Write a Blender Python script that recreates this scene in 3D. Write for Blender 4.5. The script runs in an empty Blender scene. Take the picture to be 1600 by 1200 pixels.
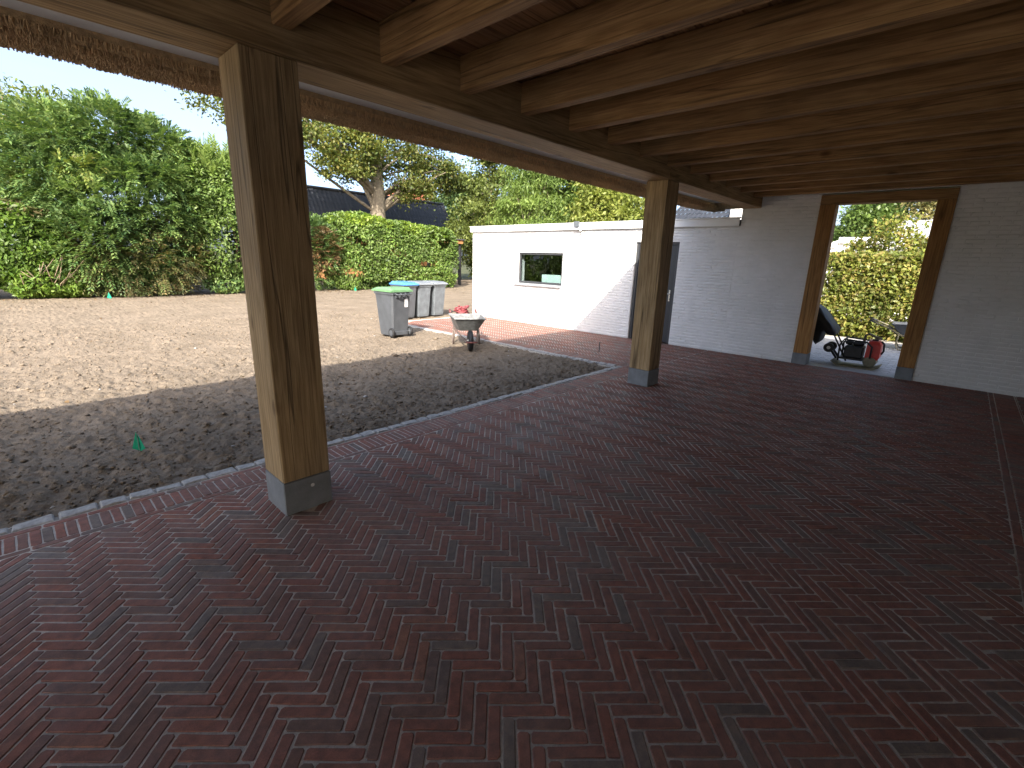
import bpy, math, random
import numpy as np
from mathutils import Vector, Matrix
R = math.radians
sc = bpy.context.scene
COL = sc.collection

# ------------------------------------------------------------------ camera
H = 1.7
YAW, PITCH, ROLL, FPX, CX, CY = 0.7472, 0.2607, -0.0306, 731.89, 804.49, 600.89
fw = Vector((math.cos(YAW)*math.cos(PITCH), math.sin(YAW)*math.cos(PITCH), -math.sin(PITCH)))
rt = Vector((math.sin(YAW), -math.cos(YAW), 0)); up = rt.cross(fw)
c_, s_ = math.cos(ROLL), math.sin(ROLL)
r2 = c_*rt - s_*up; u2 = s_*rt + c_*up
cam = bpy.data.cameras.new('camera'); camo = bpy.data.objects.new('camera', cam); COL.objects.link(camo)
M = Matrix((r2, u2, -fw)).transposed().to_4x4(); M.translation = (0, 0, H); camo.matrix_world = M
cam.sensor_width = 36; cam.lens = FPX*36/1600
cam.shift_x = (800-CX)/1600; cam.shift_y = (CY-600)/1600
cam.clip_start = .05; cam.clip_end = 3000
sc.camera = camo

# ------------------------------------------------------------------ world, sun, exposure
SD = Vector((1.17, .93, -1.0)).normalized()          # the way the sunlight travels
elev = math.asin(-SD.z); az = math.atan2(-SD.x, -SD.y)   # azimuth of the sun measured from +Y towards +X
w = bpy.data.worlds.new('World'); sc.world = w; w.use_nodes = True
nt = w.node_tree; nt.nodes.clear()
def N(nt, t, **k):
    n = nt.nodes.new(t)
    for a, b in k.items(): setattr(n, a, b)
    return n
sky = N(nt, 'ShaderNodeTexSky', sky_type='NISHITA', sun_disc=False, sun_elevation=elev, sun_rotation=az,
        altitude=10, air_density=.65, dust_density=4.4, ozone_density=1.5)
tc = N(nt, 'ShaderNodeTexCoord'); mp = N(nt, 'ShaderNodeMapping'); mp.inputs['Scale'].default_value = (1.3, 1.3, 4.5)
cn = N(nt, 'ShaderNodeTexNoise'); cn.inputs['Scale'].default_value = 1.9; cn.inputs['Detail'].default_value = 7; cn.inputs['Roughness'].default_value = .58
cr = N(nt, 'ShaderNodeValToRGB'); cr.color_ramp.elements[0].position = .36; cr.color_ramp.elements[0].color = (.0,)*3+(1,)
cr.color_ramp.elements[1].position = .70; cr.color_ramp.elements[1].color = (.75,)*3+(1,)
mx = N(nt, 'ShaderNodeMix', data_type='RGBA'); mx.inputs['B'].default_value = (1.5, 1.75, 2.1, 1)
bg = N(nt, 'ShaderNodeBackground'); bg.inputs['Strength'].default_value = .14
ow = N(nt, 'ShaderNodeOutputWorld')
L = nt.links.new
L(tc.outputs['Generated'], mp.inputs['Vector']); L(mp.outputs[0], cn.inputs['Vector']); L(cn.outputs[0], cr.inputs[0])
L(cr.outputs[0], mx.inputs['Factor']); L(sky.outputs[0], mx.inputs['A']); L(mx.outputs['Result'], bg.inputs[0]); L(bg.outputs[0], ow.inputs[0])
sun = bpy.data.lights.new('sun', 'SUN'); sun.energy = 2.5; sun.angle = R(.55); sun.color = (1, .945, .86)
so = bpy.data.objects.new('sun', sun); COL.objects.link(so); so.rotation_euler = SD.to_track_quat('-Z', 'Y').to_euler(); so.location = (-20, -16, 20)
sc.view_settings.view_transform = 'Standard'; sc.view_settings.look = 'None'; sc.view_settings.gamma = 1
sc.view_settings.exposure = 2.12
sc.render.engine = 'CYCLES'
sc.cycles.use_denoising = True
sc.cycles.max_bounces = 9; sc.cycles.diffuse_bounces = 7; sc.cycles.glossy_bounces = 3; sc.cycles.transmission_bounces = 5; sc.cycles.transparent_max_bounces = 8
sc.cycles.sample_clamp_indirect = 6

# ------------------------------------------------------------------ helpers
rng = np.random.default_rng(7); random.seed(7)
def tag(o, label=None, cat=None, group=None, kind=None):
    if label: o['label'] = label
    if cat: o['category'] = cat
    if group: o['group'] = group
    if kind: o['kind'] = kind
    return o
def empty(name, loc=(0, 0, 0), rz=0, label=None, cat=None, group=None):
    o = bpy.data.objects.new(name, None); COL.objects.link(o); o.empty_display_size = .1
    o.location = loc; o.rotation_euler = (0, 0, rz)
    return tag(o, label, cat, group)
def link(name, me, mat=None, parent=None, smooth=False):
    o = bpy.data.objects.new(name, me); COL.objects.link(o)
    if mat is not None and not me.materials: me.materials.append(mat)
    if parent is not None: o.parent = parent
    if smooth: me.polygons.foreach_set('use_smooth', [True]*len(me.polygons))
    return o
def copy_tree(o, parent=None):
    c = o.copy(); COL.objects.link(c); c.parent = parent
    for ch in list(o.children): copy_tree(ch, c)
    return c
class MB:
    def __init__(s): s.v = []; s.f = []
    def add(s, vs, fs):
        b = len(s.v); s.v += [tuple(p) for p in vs]; s.f += [tuple(i+b for i in f) for f in fs]; return s
    def box(s, x0, x1, y0, y1, z0, z1):
        return s.add([(x, y, z) for z in (z0, z1) for y in (y0, y1) for x in (x0, x1)],
                     [(0,2,3,1), (4,5,7,6), (0,1,5,4), (2,6,7,3), (0,4,6,2), (1,3,7,5)])
    def cbox(s, x0, x1, y0, y1, z0, z1, c=.008):
        lo, hi = (x0, y0, z0), (x1, y1, z1); vs = []; idx = {}
        for i in range(8):
            for a in range(3):
                p = [(hi if i >> k & 1 else lo)[k] for k in range(3)]
                for k in range(3):
                    if k != a: p[k] += -c if i >> k & 1 else c
                idx[i, a] = len(vs); vs.append(tuple(p))
        fs = []
        for a in range(3):
            b, d = (a+1) % 3, (a+2) % 3
            for sgn in (0, 1):
                q = [(sgn << a) | (i << b) | (j << d) for i, j in ((0,0), (1,0), (1,1), (0,1))]
                f = [idx[k, a] for k in q]; fs.append(tuple(f if sgn else f[::-1]))
            for i in (0, 1):
                for j in (0, 1):      # edge along a
                    k0 = (i << b) | (j << d); k1 = k0 | (1 << a)
                    f = [idx[k0, b], idx[k1, b], idx[k1, d], idx[k0, d]]
                    fs.append(tuple(f if (i ^ j) else f[::-1]))
        for i in range(8):
            f = (idx[i, 0], idx[i, 1], idx[i, 2]); fs.append(f if bin(i).count('1') % 2 else f[::-1])
        return s.add(vs, fs)
    def prism(s, poly, a0, a1, axis=2):
        n = len(poly); put = {2: lambda p, a: (p[0], p[1], a), 1: lambda p, a: (p[0], a, p[1]), 0: lambda p, a: (a, p[0], p[1])}[axis]
        vs = [put(p, a0) for p in poly]+[put(p, a1) for p in poly]
        return s.add(vs, [tuple(range(n))[::-1], tuple(range(n, 2*n))]+[(i, (i+1) % n, n+(i+1) % n, n+i) for i in range(n)])
    def tube(s, pts, rad, n=8, cap=True, closed=False):
        pts = [Vector(p) for p in pts]; m = len(pts)
        rad = [rad]*m if not hasattr(rad, '__len__') else rad
        vs = []; prev = None
        for i, p in enumerate(pts):
            if closed: d = pts[(i+1) % m]-pts[i-1]
            else: d = pts[min(i+1, m-1)]-pts[max(i-1, 0)]
            d.normalize()
            a = (prev - d*prev.dot(d)) if prev is not None else d.orthogonal()
            if a.length < 1e-6: a = d.orthogonal()
            a.normalize(); prev = a; b = d.cross(a)
            for k in range(n):
                t = 2*math.pi*k/n; vs.append(p+(a*math.cos(t)+b*math.sin(t))*rad[i])
        fs = [(i*n+k, i*n+(k+1) % n, ((i+1) % m)*n+(k+1) % n, ((i+1) % m)*n+k) for i in range(m if closed else m-1) for k in range(n)]
        if cap and not closed: fs += [tuple(range(n))[::-1], tuple(range((m-1)*n, m*n))]
        return s.add(vs, fs)
    def lathe(s, prof, n=20, axis='z', loc=(0, 0, 0)):
        vs = []; m = len(prof)
        for r, h in prof:
            for k in range(n):
                t = 2*math.pi*k/n; a, b = r*math.cos(t), r*math.sin(t)
                p = {'z': (a, b, h), 'x': (h, a, b), 'y': (b, h, a)}[axis]
                vs.append((p[0]+loc[0], p[1]+loc[1], p[2]+loc[2]))
        fs = [(i*n+k, i*n+(k+1) % n, (i+1)*n+(k+1) % n, (i+1)*n+k) for i in range(m-1) for k in range(n)]
        fs += [tuple(range(n))[::-1], tuple(range((m-1)*n, m*n))]
        return s.add(vs, fs)
    def mesh(s, name):
        me = bpy.data.meshes.new(name); me.from_pydata(s.v, [], s.f); me.update(); return me
    def build(s, name, mat, parent=None, smooth=False):
        return link(name, s.mesh(name), mat, parent, smooth)
def np_mesh(name, V, Q):
    """V (n,3), Q (m,4) or (m,3) arrays"""
    me = bpy.data.meshes.new(name); k = Q.shape[1]
    me.vertices.add(len(V)); me.vertices.foreach_set('co', V.astype(np.float32).ravel())
    me.loops.add(Q.size); me.loops.foreach_set('vertex_index', Q.astype(np.int32).ravel())
    me.polygons.add(len(Q)); me.polygons.foreach_set('loop_start', np.arange(0, Q.size, k, dtype=np.int32))
    me.polygons.foreach_set('loop_total', np.full(len(Q), k, dtype=np.int32))
    me.update(calc_edges=True); me.validate(); return me
def vnoise(x, y, seed=0):
    xi, yi = np.floor(x).astype(np.int64), np.floor(y).astype(np.int64); fx, fy = x-xi, y-yi
    fx = fx*fx*fx*(fx*(fx*6-15)+10); fy = fy*fy*fy*(fy*(fy*6-15)+10)
    def h(a, b):
        n = (a*374761393 + b*668265263 + seed*974634777) & 0x7fffffff
        n = ((n ^ (n >> 13))*1274126177) & 0x7fffffff
        return ((n ^ (n >> 16)) & 0xffff)/65535.
    return (h(xi, yi)*(1-fx)+h(xi+1, yi)*fx)*(1-fy)+(h(xi, yi+1)*(1-fx)+h(xi+1, yi+1)*fx)*fy
def fbm(x, y, o=4, seed=0, g=.5):
    s = 0; a = 1; t = 0
    for i in range(o): s = s+a*vnoise(x*2**i+17.3*i, y*2**i-9.1*i, seed+i); t += a; a *= g
    return s/t-.5

# ------------------------------------------------------------------ materials
def mat_new(name):
    m = bpy.data.materials.new(name); m.use_nodes = True; nt = m.node_tree; nt.nodes.clear()
    b = N(nt, 'ShaderNodeBsdfPrincipled'); o = N(nt, 'ShaderNodeOutputMaterial'); nt.links.new(b.outputs[0], o.inputs[0])
    return m, nt, b, o
def ramp(nt, stops):
    r = N(nt, 'ShaderNodeValToRGB'); e = r.color_ramp.elements
    while len(e) < len(stops): e.new(.5)
    for i, (p, c) in enumerate(stops): e[i].position = p; e[i].color = tuple(c)+(1,)
    return r
def noise(nt, scale, detail=4, rough=.55, vec=None, dim='3D'):
    n = N(nt, 'ShaderNodeTexNoise'); n.inputs['Scale'].default_value = scale; n.inputs['Detail'].default_value = detail; n.inputs['Roughness'].default_value = rough
    if vec is not None: nt.links.new(vec, n.inputs['Vector'])
    return n
def bump(nt, b, h, strength=.3, dist=.01, prev=None):
    n = N(nt, 'ShaderNodeBump'); n.inputs['Strength'].default_value = strength; n.inputs['Distance'].default_value = dist
    nt.links.new(h, n.inputs['Height'])
    if prev is not None: nt.links.new(prev.outputs[0], n.inputs['Normal'])
    if b is not None: nt.links.new(n.outputs[0], b.inputs['Normal'])
    return n
def mul(nt, a, b, kind='MULTIPLY', fac=1):
    m = N(nt, 'ShaderNodeMix', data_type='RGBA', blend_type=kind); m.inputs['Factor'].default_value = fac
    for s, x in (('A', a), ('B', b)):
        if hasattr(x, 'node'): nt.links.new(x, m.inputs[s])
        else: m.inputs[s].default_value = tuple(x)+(1,) if len(x) == 3 else x
    return m.outputs['Result']
def plain(name, col, rough=.6, metal=0, var=.12, scale=6, bmp=0., bscale=60, spec=.5):
    m, nt, b, o = mat_new(name); tc = N(nt, 'ShaderNodeTexCoord')
    n = noise(nt, scale, 5, .6, tc.outputs['Object'])
    r = ramp(nt, [(.3, [c*(1-var) for c in col]), (.7, [min(1, c*(1+var)) for c in col])])
    nt.links.new(n.outputs[0], r.inputs[0]); nt.links.new(r.outputs[0], b.inputs['Base Color'])
    b.inputs['Roughness'].default_value = rough; b.inputs['Metallic'].default_value = metal; b.inputs['Specular IOR Level'].default_value = spec
    if bmp: bump(nt, b, noise(nt, bscale, 4, .6, tc.outputs['Object']).outputs[0], bmp, .01)
    return m
def wood(name, axis, light, dark, rough=.75, crack=.5):
    m, nt, b, o = mat_new(name); tc = N(nt, 'ShaderNodeTexCoord'); oi = N(nt, 'ShaderNodeObjectInfo')
    ad = N(nt, 'ShaderNodeVectorMath', operation='ADD'); sc_ = N(nt, 'ShaderNodeVectorMath', operation='SCALE'); sc_.inputs['Scale'].default_value = 37
    cmb = N(nt, 'ShaderNodeCombineXYZ')
    for i in range(3): nt.links.new(oi.outputs['Random'], cmb.inputs[i])
    nt.links.new(cmb.outputs[0], sc_.inputs[0]); nt.links.new(tc.outputs['Object'], ad.inputs[0]); nt.links.new(sc_.outputs[0], ad.inputs[1])
    def st(k):
        mp = N(nt, 'ShaderNodeMapping'); s = [1, 1, 1]; s[axis] = k; mp.inputs['Scale'].default_value = s
        nt.links.new(ad.outputs[0], mp.inputs['Vector']); return mp.outputs[0]
    grain = noise(nt, 55, 5, .65, st(.035)); grain.inputs['Distortion'].default_value = .6
    fig = noise(nt, 9, 3, .5, st(.16)); fig.inputs['Distortion'].default_value = 1.6
    patch = noise(nt, 1.6, 3, .5, st(.6))
    r = ramp(nt, [(.25, dark), (.5, [(a+c)/2 for a, c in zip(dark, light)]), (.75, light)]); nt.links.new(fig.outputs[0], r.inputs[0])
    g = ramp(nt, [(.3, (.50, .46, .41)), (.62, (1.06, 1.05, 1.04))]); nt.links.new(grain.outputs[0], g.inputs[0])
    p = ramp(nt, [(.3, (.72, .72, .74)), (.7, (1.08, 1.04, 1))]); nt.links.new(patch.outputs[0], p.inputs[0])
    ck = noise(nt, 7, 2, .5, st(.03)); ck.inputs['Distortion'].default_value = .25
    mth = N(nt, 'ShaderNodeMath', operation='SUBTRACT'); nt.links.new(ck.outputs[0], mth.inputs[0]); mth.inputs[1].default_value = .54
    ab = N(nt, 'ShaderNodeMath', operation='ABSOLUTE'); nt.links.new(mth.outputs[0], ab.inputs[0])
    cg = ramp(nt, [(0, (1-crack,)*3), (.006, (1-crack*.6,)*3), (.012, (1, 1, 1))]); nt.links.new(ab.outputs[0], cg.inputs[0])
    # knots
    vo = N(nt, 'ShaderNodeTexVoronoi'); vo.inputs['Scale'].default_value = 2.6; nt.links.new(st(.5), vo.inputs['Vector'])
    kn = ramp(nt, [(0, (.3, .24, .2)), (.05, (.55, .5, .45)), (.1, (1, 1, 1))]); nt.links.new(vo.outputs['Distance'], kn.inputs[0])
    c = mul(nt, mul(nt, mul(nt, mul(nt, r.outputs[0], g.outputs[0]), p.outputs[0]), cg.outputs[0]), kn.outputs[0])
    nt.links.new(c, b.inputs['Base Color']); b.inputs['Roughness'].default_value = rough; b.inputs['Specular IOR Level'].default_value = .3
    b1 = bump(nt, None, grain.outputs[0], .6, .006); bump(nt, b, cg.outputs[0], .6, .006, b1)
    return m
def leaf_mat(name, cols, rough=.45, trans=.3, pscale=.5, patch=((.55, .6, .55), (1.15, 1.1, 1))):
    m, nt, b, o = mat_new(name); ge = N(nt, 'ShaderNodeNewGeometry'); tc = N(nt, 'ShaderNodeTexCoord')
    r = ramp(nt, [(i/(len(cols)-1), c) for i, c in enumerate(cols)]); nt.links.new(ge.outputs['Random Per Island'], r.inputs[0])
    n = noise(nt, pscale, 3, .6, tc.outputs['Object']); q = ramp(nt, [(.35, patch[0]), (.65, patch[1])]); nt.links.new(n.outputs[0], q.inputs[0])
    c = mul(nt, r.outputs[0], q.outputs[0])
    nt.links.new(c, b.inputs['Base Color']); b.inputs['Roughness'].default_value = rough; b.inputs['Specular IOR Level'].default_value = .35
    t = N(nt, 'ShaderNodeBsdfTranslucent'); nt.links.new(mul(nt, c, (1.2, 1.25, .7)), t.inputs[0])
    ms = N(nt, 'ShaderNodeMixShader'); ms.inputs[0].default_value = trans
    nt.links.new(b.outputs[0], ms.inputs[1]); nt.links.new(t.outputs[0], ms.inputs[2]); nt.links.new(ms.outputs[0], o.inputs[0])
    return m

def brick_mat():
    m, nt, b, o = mat_new('clinker_brick'); tc = N(nt, 'ShaderNodeTexCoord'); oi = N(nt, 'ShaderNodeObjectInfo')
    at = N(nt, 'ShaderNodeAttribute', attribute_name='rnd'); ge = N(nt, 'ShaderNodeNewGeometry')
    ad = N(nt, 'ShaderNodeMath', operation='ADD'); nt.links.new(at.outputs['Fac'], ad.inputs[0]); nt.links.new(oi.outputs['Random'], ad.inputs[1])
    fr = N(nt, 'ShaderNodeMath', operation='FRACT'); nt.links.new(ad.outputs[0], fr.inputs[0])
    r = ramp(nt, [(0, (.262, .106, .076)), (.15, (.308, .124, .083)), (.3, (.215, .107, .082)), (.45, (.285, .114, .079)), (.6, (.192, .114, .088)),
                  (.72, (.268, .109, .078)), (.8, (.172, .130, .108)), (.88, (.212, .174, .147)), (.94, (.245, .114, .083)), (1, (.318, .148, .095))])
    nt.links.new(fr.outputs[0], r.inputs[0])
    n1 = noise(nt, 22, 5, .65, ge.outputs['Position']); q1 = ramp(nt, [(.28, (.52, .52, .55)), (.68, (1.2, 1.14, 1.08))]); nt.links.new(n1.outputs[0], q1.inputs[0])
    n2 = noise(nt, 220, 3, .6, ge.outputs['Position']); q2 = ramp(nt, [(.3, (.66, .66, .66)), (.7, (1.22, 1.22, 1.22))]); nt.links.new(n2.outputs[0], q2.inputs[0])
    c = mul(nt, mul(nt, r.outputs[0], q1.outputs[0]), q2.outputs[0])
    # sandy dust left on the faces after the joints were swept in
    n3 = noise(nt, 1.1, 5, .62, ge.outputs['Position']); q3 = ramp(nt, [(.38, (.05,)*3), (.76, (.42,)*3)]); nt.links.new(n3.outputs[0], q3.inputs[0])
    mm = N(nt, 'ShaderNodeMix', data_type='RGBA'); nt.links.new(q3.outputs[0], mm.inputs['Factor']); nt.links.new(c, mm.inputs['A']); mm.inputs['B'].default_value = (.27, .215, .19, 1)
    nt.links.new(mm.outputs['Result'], b.inputs['Base Color'])
    n4 = noise(nt, 5, 3, .5, ge.outputs['Position']); q4 = ramp(nt, [(.3, (.58,)*3), (.7, (.85,)*3)]); nt.links.new(n4.outputs[0], q4.inputs[0])
    nt.links.new(q4.outputs[0], b.inputs['Roughness']); b.inputs['Specular IOR Level'].default_value = .2
    b1 = bump(nt, None, n2.outputs[0], .28, .003); bump(nt, b, n1.outputs[0], .3, .006, b1)
    return m
def sand_mat(name, a, c, fine=180, bs=.5):
    m, nt, b, o = mat_new(name); tc = N(nt, 'ShaderNodeTexCoord')
    n1 = noise(nt, 1.3, 6, .62, tc.outputs['Object']); r = ramp(nt, [(.32, a), (.68, c)]); nt.links.new(n1.outputs[0], r.inputs[0])
    n2 = noise(nt, fine, 4, .65, tc.outputs['Object']); q = ramp(nt, [(.3, (.72, .72, .72)), (.7, (1.14, 1.14, 1.14))]); nt.links.new(n2.outputs[0], q.inputs[0])
    n3 = noise(nt, 34, 4, .6, tc.outputs['Object']); q3 = ramp(nt, [(.3, (.8, .79, .78)), (.65, (1.08, 1.08, 1.08))]); nt.links.new(n3.outputs[0], q3.inputs[0])
    nt.links.new(mul(nt, mul(nt, r.outputs[0], q.outputs[0]), q3.outputs[0]), b.inputs['Base Color']); b.inputs['Roughness'].default_value = .95; b.inputs['Specular IOR Level'].default_value = .15
    b1 = bump(nt, None, n2.outputs[0], bs, .006); bump(nt, b, n3.outputs[0], bs, .012, b1)
    return m
def white_wall_mat():
    m, nt, b, o = mat_new('white_painted_brick'); ge = N(nt, 'ShaderNodeNewGeometry')
    n = noise(nt, 3, 5, .6, ge.outputs['Position']); r = ramp(nt, [(.3, (.70, .70, .68)), (.7, (.79, .785, .77))]); nt.links.new(n.outputs[0], r.inputs[0])
    nt.links.new(r.outputs[0], b.inputs['Base Color']); b.inputs['Roughness'].default_value = .6; b.inputs['Specular IOR Level'].default_value = .3
    n2 = noise(nt, 16, 4, .6, ge.outputs['Position']); n3 = noise(nt, 70, 3, .6, ge.outputs['Position'])
    b1 = bump(nt, None, n2.outputs[0], .55, .02); bump(nt, b, n3.outputs[0], .25, .006, b1)
    return m
def glass_mat(name, tint=(.8, .85, .85), refl=.07):
    m, nt, b, o = mat_new(name); nt.nodes.remove(b)
    g = N(nt, 'ShaderNodeBsdfGlossy'); g.inputs['Roughness'].default_value = .01; t = N(nt, 'ShaderNodeBsdfTransparent'); t.inputs[0].default_value = tint+(1,)
    lw0 = N(nt, 'ShaderNodeLayerWeight'); lw0.inputs[0].default_value = .5
    pw = N(nt, 'ShaderNodeMath', operation='POWER'); nt.links.new(lw0.outputs['Facing'], pw.inputs[0]); pw.inputs[1].default_value = 3
    lw = N(nt, 'ShaderNodeMath', operation='MULTIPLY_ADD'); nt.links.new(pw.outputs[0], lw.inputs[0]); lw.inputs[1].default_value = .8; lw.inputs[2].default_value = refl
    ms = N(nt, 'ShaderNodeMixShader'); nt.links.new(lw.outputs[0], ms.inputs[0]); nt.links.new(t.outputs[0], ms.inputs[1]); nt.links.new(g.outputs[0], ms.inputs[2])
    nt.links.new(ms.outputs[0], o.inputs[0]); return m
MT = {}
MT['brick'] = brick_mat()
MT['joint'] = sand_mat('joint_sand', (.46, .42, .37), (.70, .65, .58))
def soil_mat():
    m = sand_mat('garden_sand', (.205, .163, .118), (.285, .229, .168), 120, .9); nt = m.node_tree
    b = next(n for n in nt.nodes if n.type == 'BSDF_PRINCIPLED'); src = b.inputs['Base Color'].links[0].from_socket
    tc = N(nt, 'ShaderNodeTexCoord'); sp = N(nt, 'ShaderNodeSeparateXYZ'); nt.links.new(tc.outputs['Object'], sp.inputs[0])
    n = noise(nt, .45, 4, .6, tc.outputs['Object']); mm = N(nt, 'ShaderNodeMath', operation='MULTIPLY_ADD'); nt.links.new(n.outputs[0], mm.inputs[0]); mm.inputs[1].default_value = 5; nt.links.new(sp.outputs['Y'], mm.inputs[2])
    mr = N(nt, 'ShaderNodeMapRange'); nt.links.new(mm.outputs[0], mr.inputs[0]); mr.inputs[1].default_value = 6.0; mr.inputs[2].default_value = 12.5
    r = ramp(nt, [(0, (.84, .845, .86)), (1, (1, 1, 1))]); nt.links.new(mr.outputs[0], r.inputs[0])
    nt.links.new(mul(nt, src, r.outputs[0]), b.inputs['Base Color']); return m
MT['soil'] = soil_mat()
MT['earth'] = sand_mat('rough_ground', (.06, .07, .03), (.12, .12, .06))
MT['granite'] = plain('granite_sett', (.35, .34, .32), .8, 0, .3, 30, .5, 90)
MT['yard'] = plain('yard_paver', (.40, .40, .41), .75, 0, .22, 9, .3, 80)
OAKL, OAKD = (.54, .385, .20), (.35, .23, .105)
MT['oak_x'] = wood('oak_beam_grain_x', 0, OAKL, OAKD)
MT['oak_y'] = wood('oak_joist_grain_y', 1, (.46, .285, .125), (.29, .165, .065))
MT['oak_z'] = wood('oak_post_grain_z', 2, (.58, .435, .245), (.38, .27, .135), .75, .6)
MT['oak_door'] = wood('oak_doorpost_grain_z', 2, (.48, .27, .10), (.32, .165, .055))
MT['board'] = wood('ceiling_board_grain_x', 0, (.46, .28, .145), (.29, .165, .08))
MT['plinth'] = plain('blue_grey_plinth', (.20, .215, .225), .7, 0, .18, 9, .25, 120)
MT['white'] = plain('white_soffit_paint', (.78, .78, .77), .5, 0, .03, 3)
MT['wall'] = white_wall_mat()
MT['fascia'] = plain('white_fascia', (.78, .78, .755), .45, 0, .04, 4)
MT['reed'] = leaf_mat('thatch_reed', [(.45, .30, .16), (.60, .42, .235), (.71, .51, .30), (.50, .34, .18)], .8, .05, 2.0, ((.75, .75, .75), (1.1, 1.05, 1)))
MT['reed_dark'] = plain('thatch_body', (.42, .29, .16), .9, 0, .3, 25, .8, 120)
MT['anth'] = plain('anthracite_frame', (.045, .047, .05), .45, 0, .08, 5)
MT['anth2'] = plain('anthracite_door', (.032, .034, .038), .4, 0, .08, 5)
MT['sill'] = plain('grey_stone_sill', (.34, .35, .36), .55, 0, .12, 10)
MT['glass'] = glass_mat('window_glass'); MT['dglass'] = glass_mat('door_glass', (.25, .28, .28), .06)
MT['dark'] = plain('dark_interior', (.10, .10, .095), .9)
MT['steel'] = plain('worn_steel', (.45, .45, .44), .4, .9, .2, 12)
MT['chrome'] = plain('door_handle_metal', (.6, .6, .6), .25, 1, .05)
MT['black'] = plain('black_rubber', (.014, .014, .015), .6, 0, .3, 12)
MT['bin'] = plain('grey_bin_plastic', (.070, .076, .084), .5, 0, .2, 5, .1, 200)
MT['bin2'] = plain('weathered_bin_plastic', (.115, .13, .142), .6, 0, .28, 6, .1, 200)
MT['lidg'] = plain('green_lid_plastic', (.13, .26, .12), .5, 0, .14, 6)
MT['lidb'] = plain('blue_lid_plastic', (.07, .22, .52), .5, 0, .14, 6)
MT['lidx'] = plain('grey_lid_plastic', (.17, .185, .20), .55, 0, .14, 6)
MT['sticker'] = plain('white_sticker', (.75, .75, .75), .5, 0, .03)
MT['galv'] = plain('galvanised_tray', (.26, .27, .265), .5, .35, .28, 14, .25, 40)
MT['galv_in'] = plain('cement_dusted_tray', (.17, .17, .165), .8, 0, .35, 16, .3, 50)
MT['rust'] = plain('painted_frame', (.16, .12, .10), .6, .3, .3, 20)
MT['redp'] = plain('red_tank_plastic', (.55, .045, .035), .4, 0, .12, 6)
MT['redh'] = plain('red_hose', (.22, .05, .055), .5, 0, .2, 10)
MT['grip'] = plain('handle_grip', (.18, .06, .05), .6)
MT['engine'] = plain('black_engine', (.02, .02, .021), .45, .2, .3, 20)
MT['olive'] = plain('dusty_olive_metal', (.20, .18, .12), .7, .2, .3, 14)
MT['flag'] = plain('green_flag_plastic', (.01, .36, .21), .4, 0, .15, 20)
MT['pack'] = plain('pale_green_pack', (.62, .74, .68), .6, 0, .1, 8); MT['packy'] = plain('yellow_pack_end', (.85, .74, .30), .6, 0, .1, 8)
MT['bark'] = plain('tree_bark', (.20, .165, .115), .9, 0, .4, 7, .9, 22)
MT['twig'] = plain('brown_twig', (.17, .115, .07), .9, 0, .3, 9)
MT['tile'] = plain('dark_roof_tile', (.030, .033, .040), .55, 0, .3, 6)
MT['redtile'] = plain('red_roof_tile', (.42, .13, .07), .7, 0, .2, 4)
MT['render'] = plain('pale_render', (.70, .69, .66), .7, 0, .08, 2)
MT['barnwood'] = plain('orange_barn_boards', (.33, .16, .06), .8, 0, .2, 5)
MT['house_brick'] = plain('brown_house_brick', (.17, .12, .095), .85, 0, .25, 9, .4, 30)
MT['fence'] = plain('old_fence_wood', (.23, .17, .11), .85, 0, .25, 9)
MT['bitumen'] = plain('roof_felt', (.06, .06, .065), .9)

# ------------------------------------------------------------------ large structure: ground
W_, L_ = .05345, .2138
XG = 9.77            # plane of the garage front and the end wall
YF = 3.607           # edge of the herringbone field next to the border
def soil_z(x, y):
    d = .040*fbm(x*.55, y*.55, 3, 3) + .060*fbm(x*2.1, y*2.1, 4, 11, .55)
    cl = np.abs(fbm(x*7.5, y*7.5, 4, 23, .62)); cl2 = np.maximum(0, fbm(x*14, y*14, 3, 31, .65))
    near = np.clip((13-y)/6, .62, 1)
    return -.012+d*near + (.105*cl+.085*cl2)*near-.016
def axis_pts(segs):
    out = [segs[0][0]]
    for a, b, s0, s1 in segs:
        x = a; n = 0
        while x < b-1e-6:
            t = (x-a)/(b-a); x = min(b, x+s0+(s1-s0)*t); out.append(x)
    return np.array(out)
gx = axis_pts([(-14, -1.2, .5, .03), (-1.2, 6.8, .020, .026), (6.8, 11, .035, .06), (11, 34, .08, .5)])
gy = axis_pts([(4.03, 8, .018, .026), (8, 14, .03, .07), (14, 30, .07, .3)])
X, Y = np.meshgrid(gx, gy, indexing='ij'); Z = soil_z(X, Y)
edge = .10*fbm(X*3, Y*3, 3, 5)
inpave = np.clip((X-6.80+edge*.25)/.03, 0, 1)*np.clip((10.55+edge*3-Y)/.12, 0, 1)*np.clip((XG+.3-X)/.1, 0, 1)
ingar = ((X > XG+.02) & (Y < 10.92)).astype(float)
kerbdip = np.clip((4.11-Y)/.06, 0, 1)
Z = Z*(1-kerbdip*.7)-.012*kerbdip - .14*np.maximum(inpave, ingar)
nx, ny = len(gx), len(gy); ii = np.arange(nx*ny).reshape(nx, ny)
Q = np.stack([ii[:-1, :-1], ii[1:, :-1], ii[1:, 1:], ii[:-1, 1:]], -1).reshape(-1, 4)
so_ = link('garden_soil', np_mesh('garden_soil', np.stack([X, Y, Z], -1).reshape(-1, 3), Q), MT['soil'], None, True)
tag(so_, 'bare raked sandy garden soil beside the paving', kind='structure')
g = MB(); g.box(-400, 600, -400, 600, -.5, -.20); tag(g.build('ground', MT['earth']), 'rough ground beyond the hedges', kind='structure')

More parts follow.
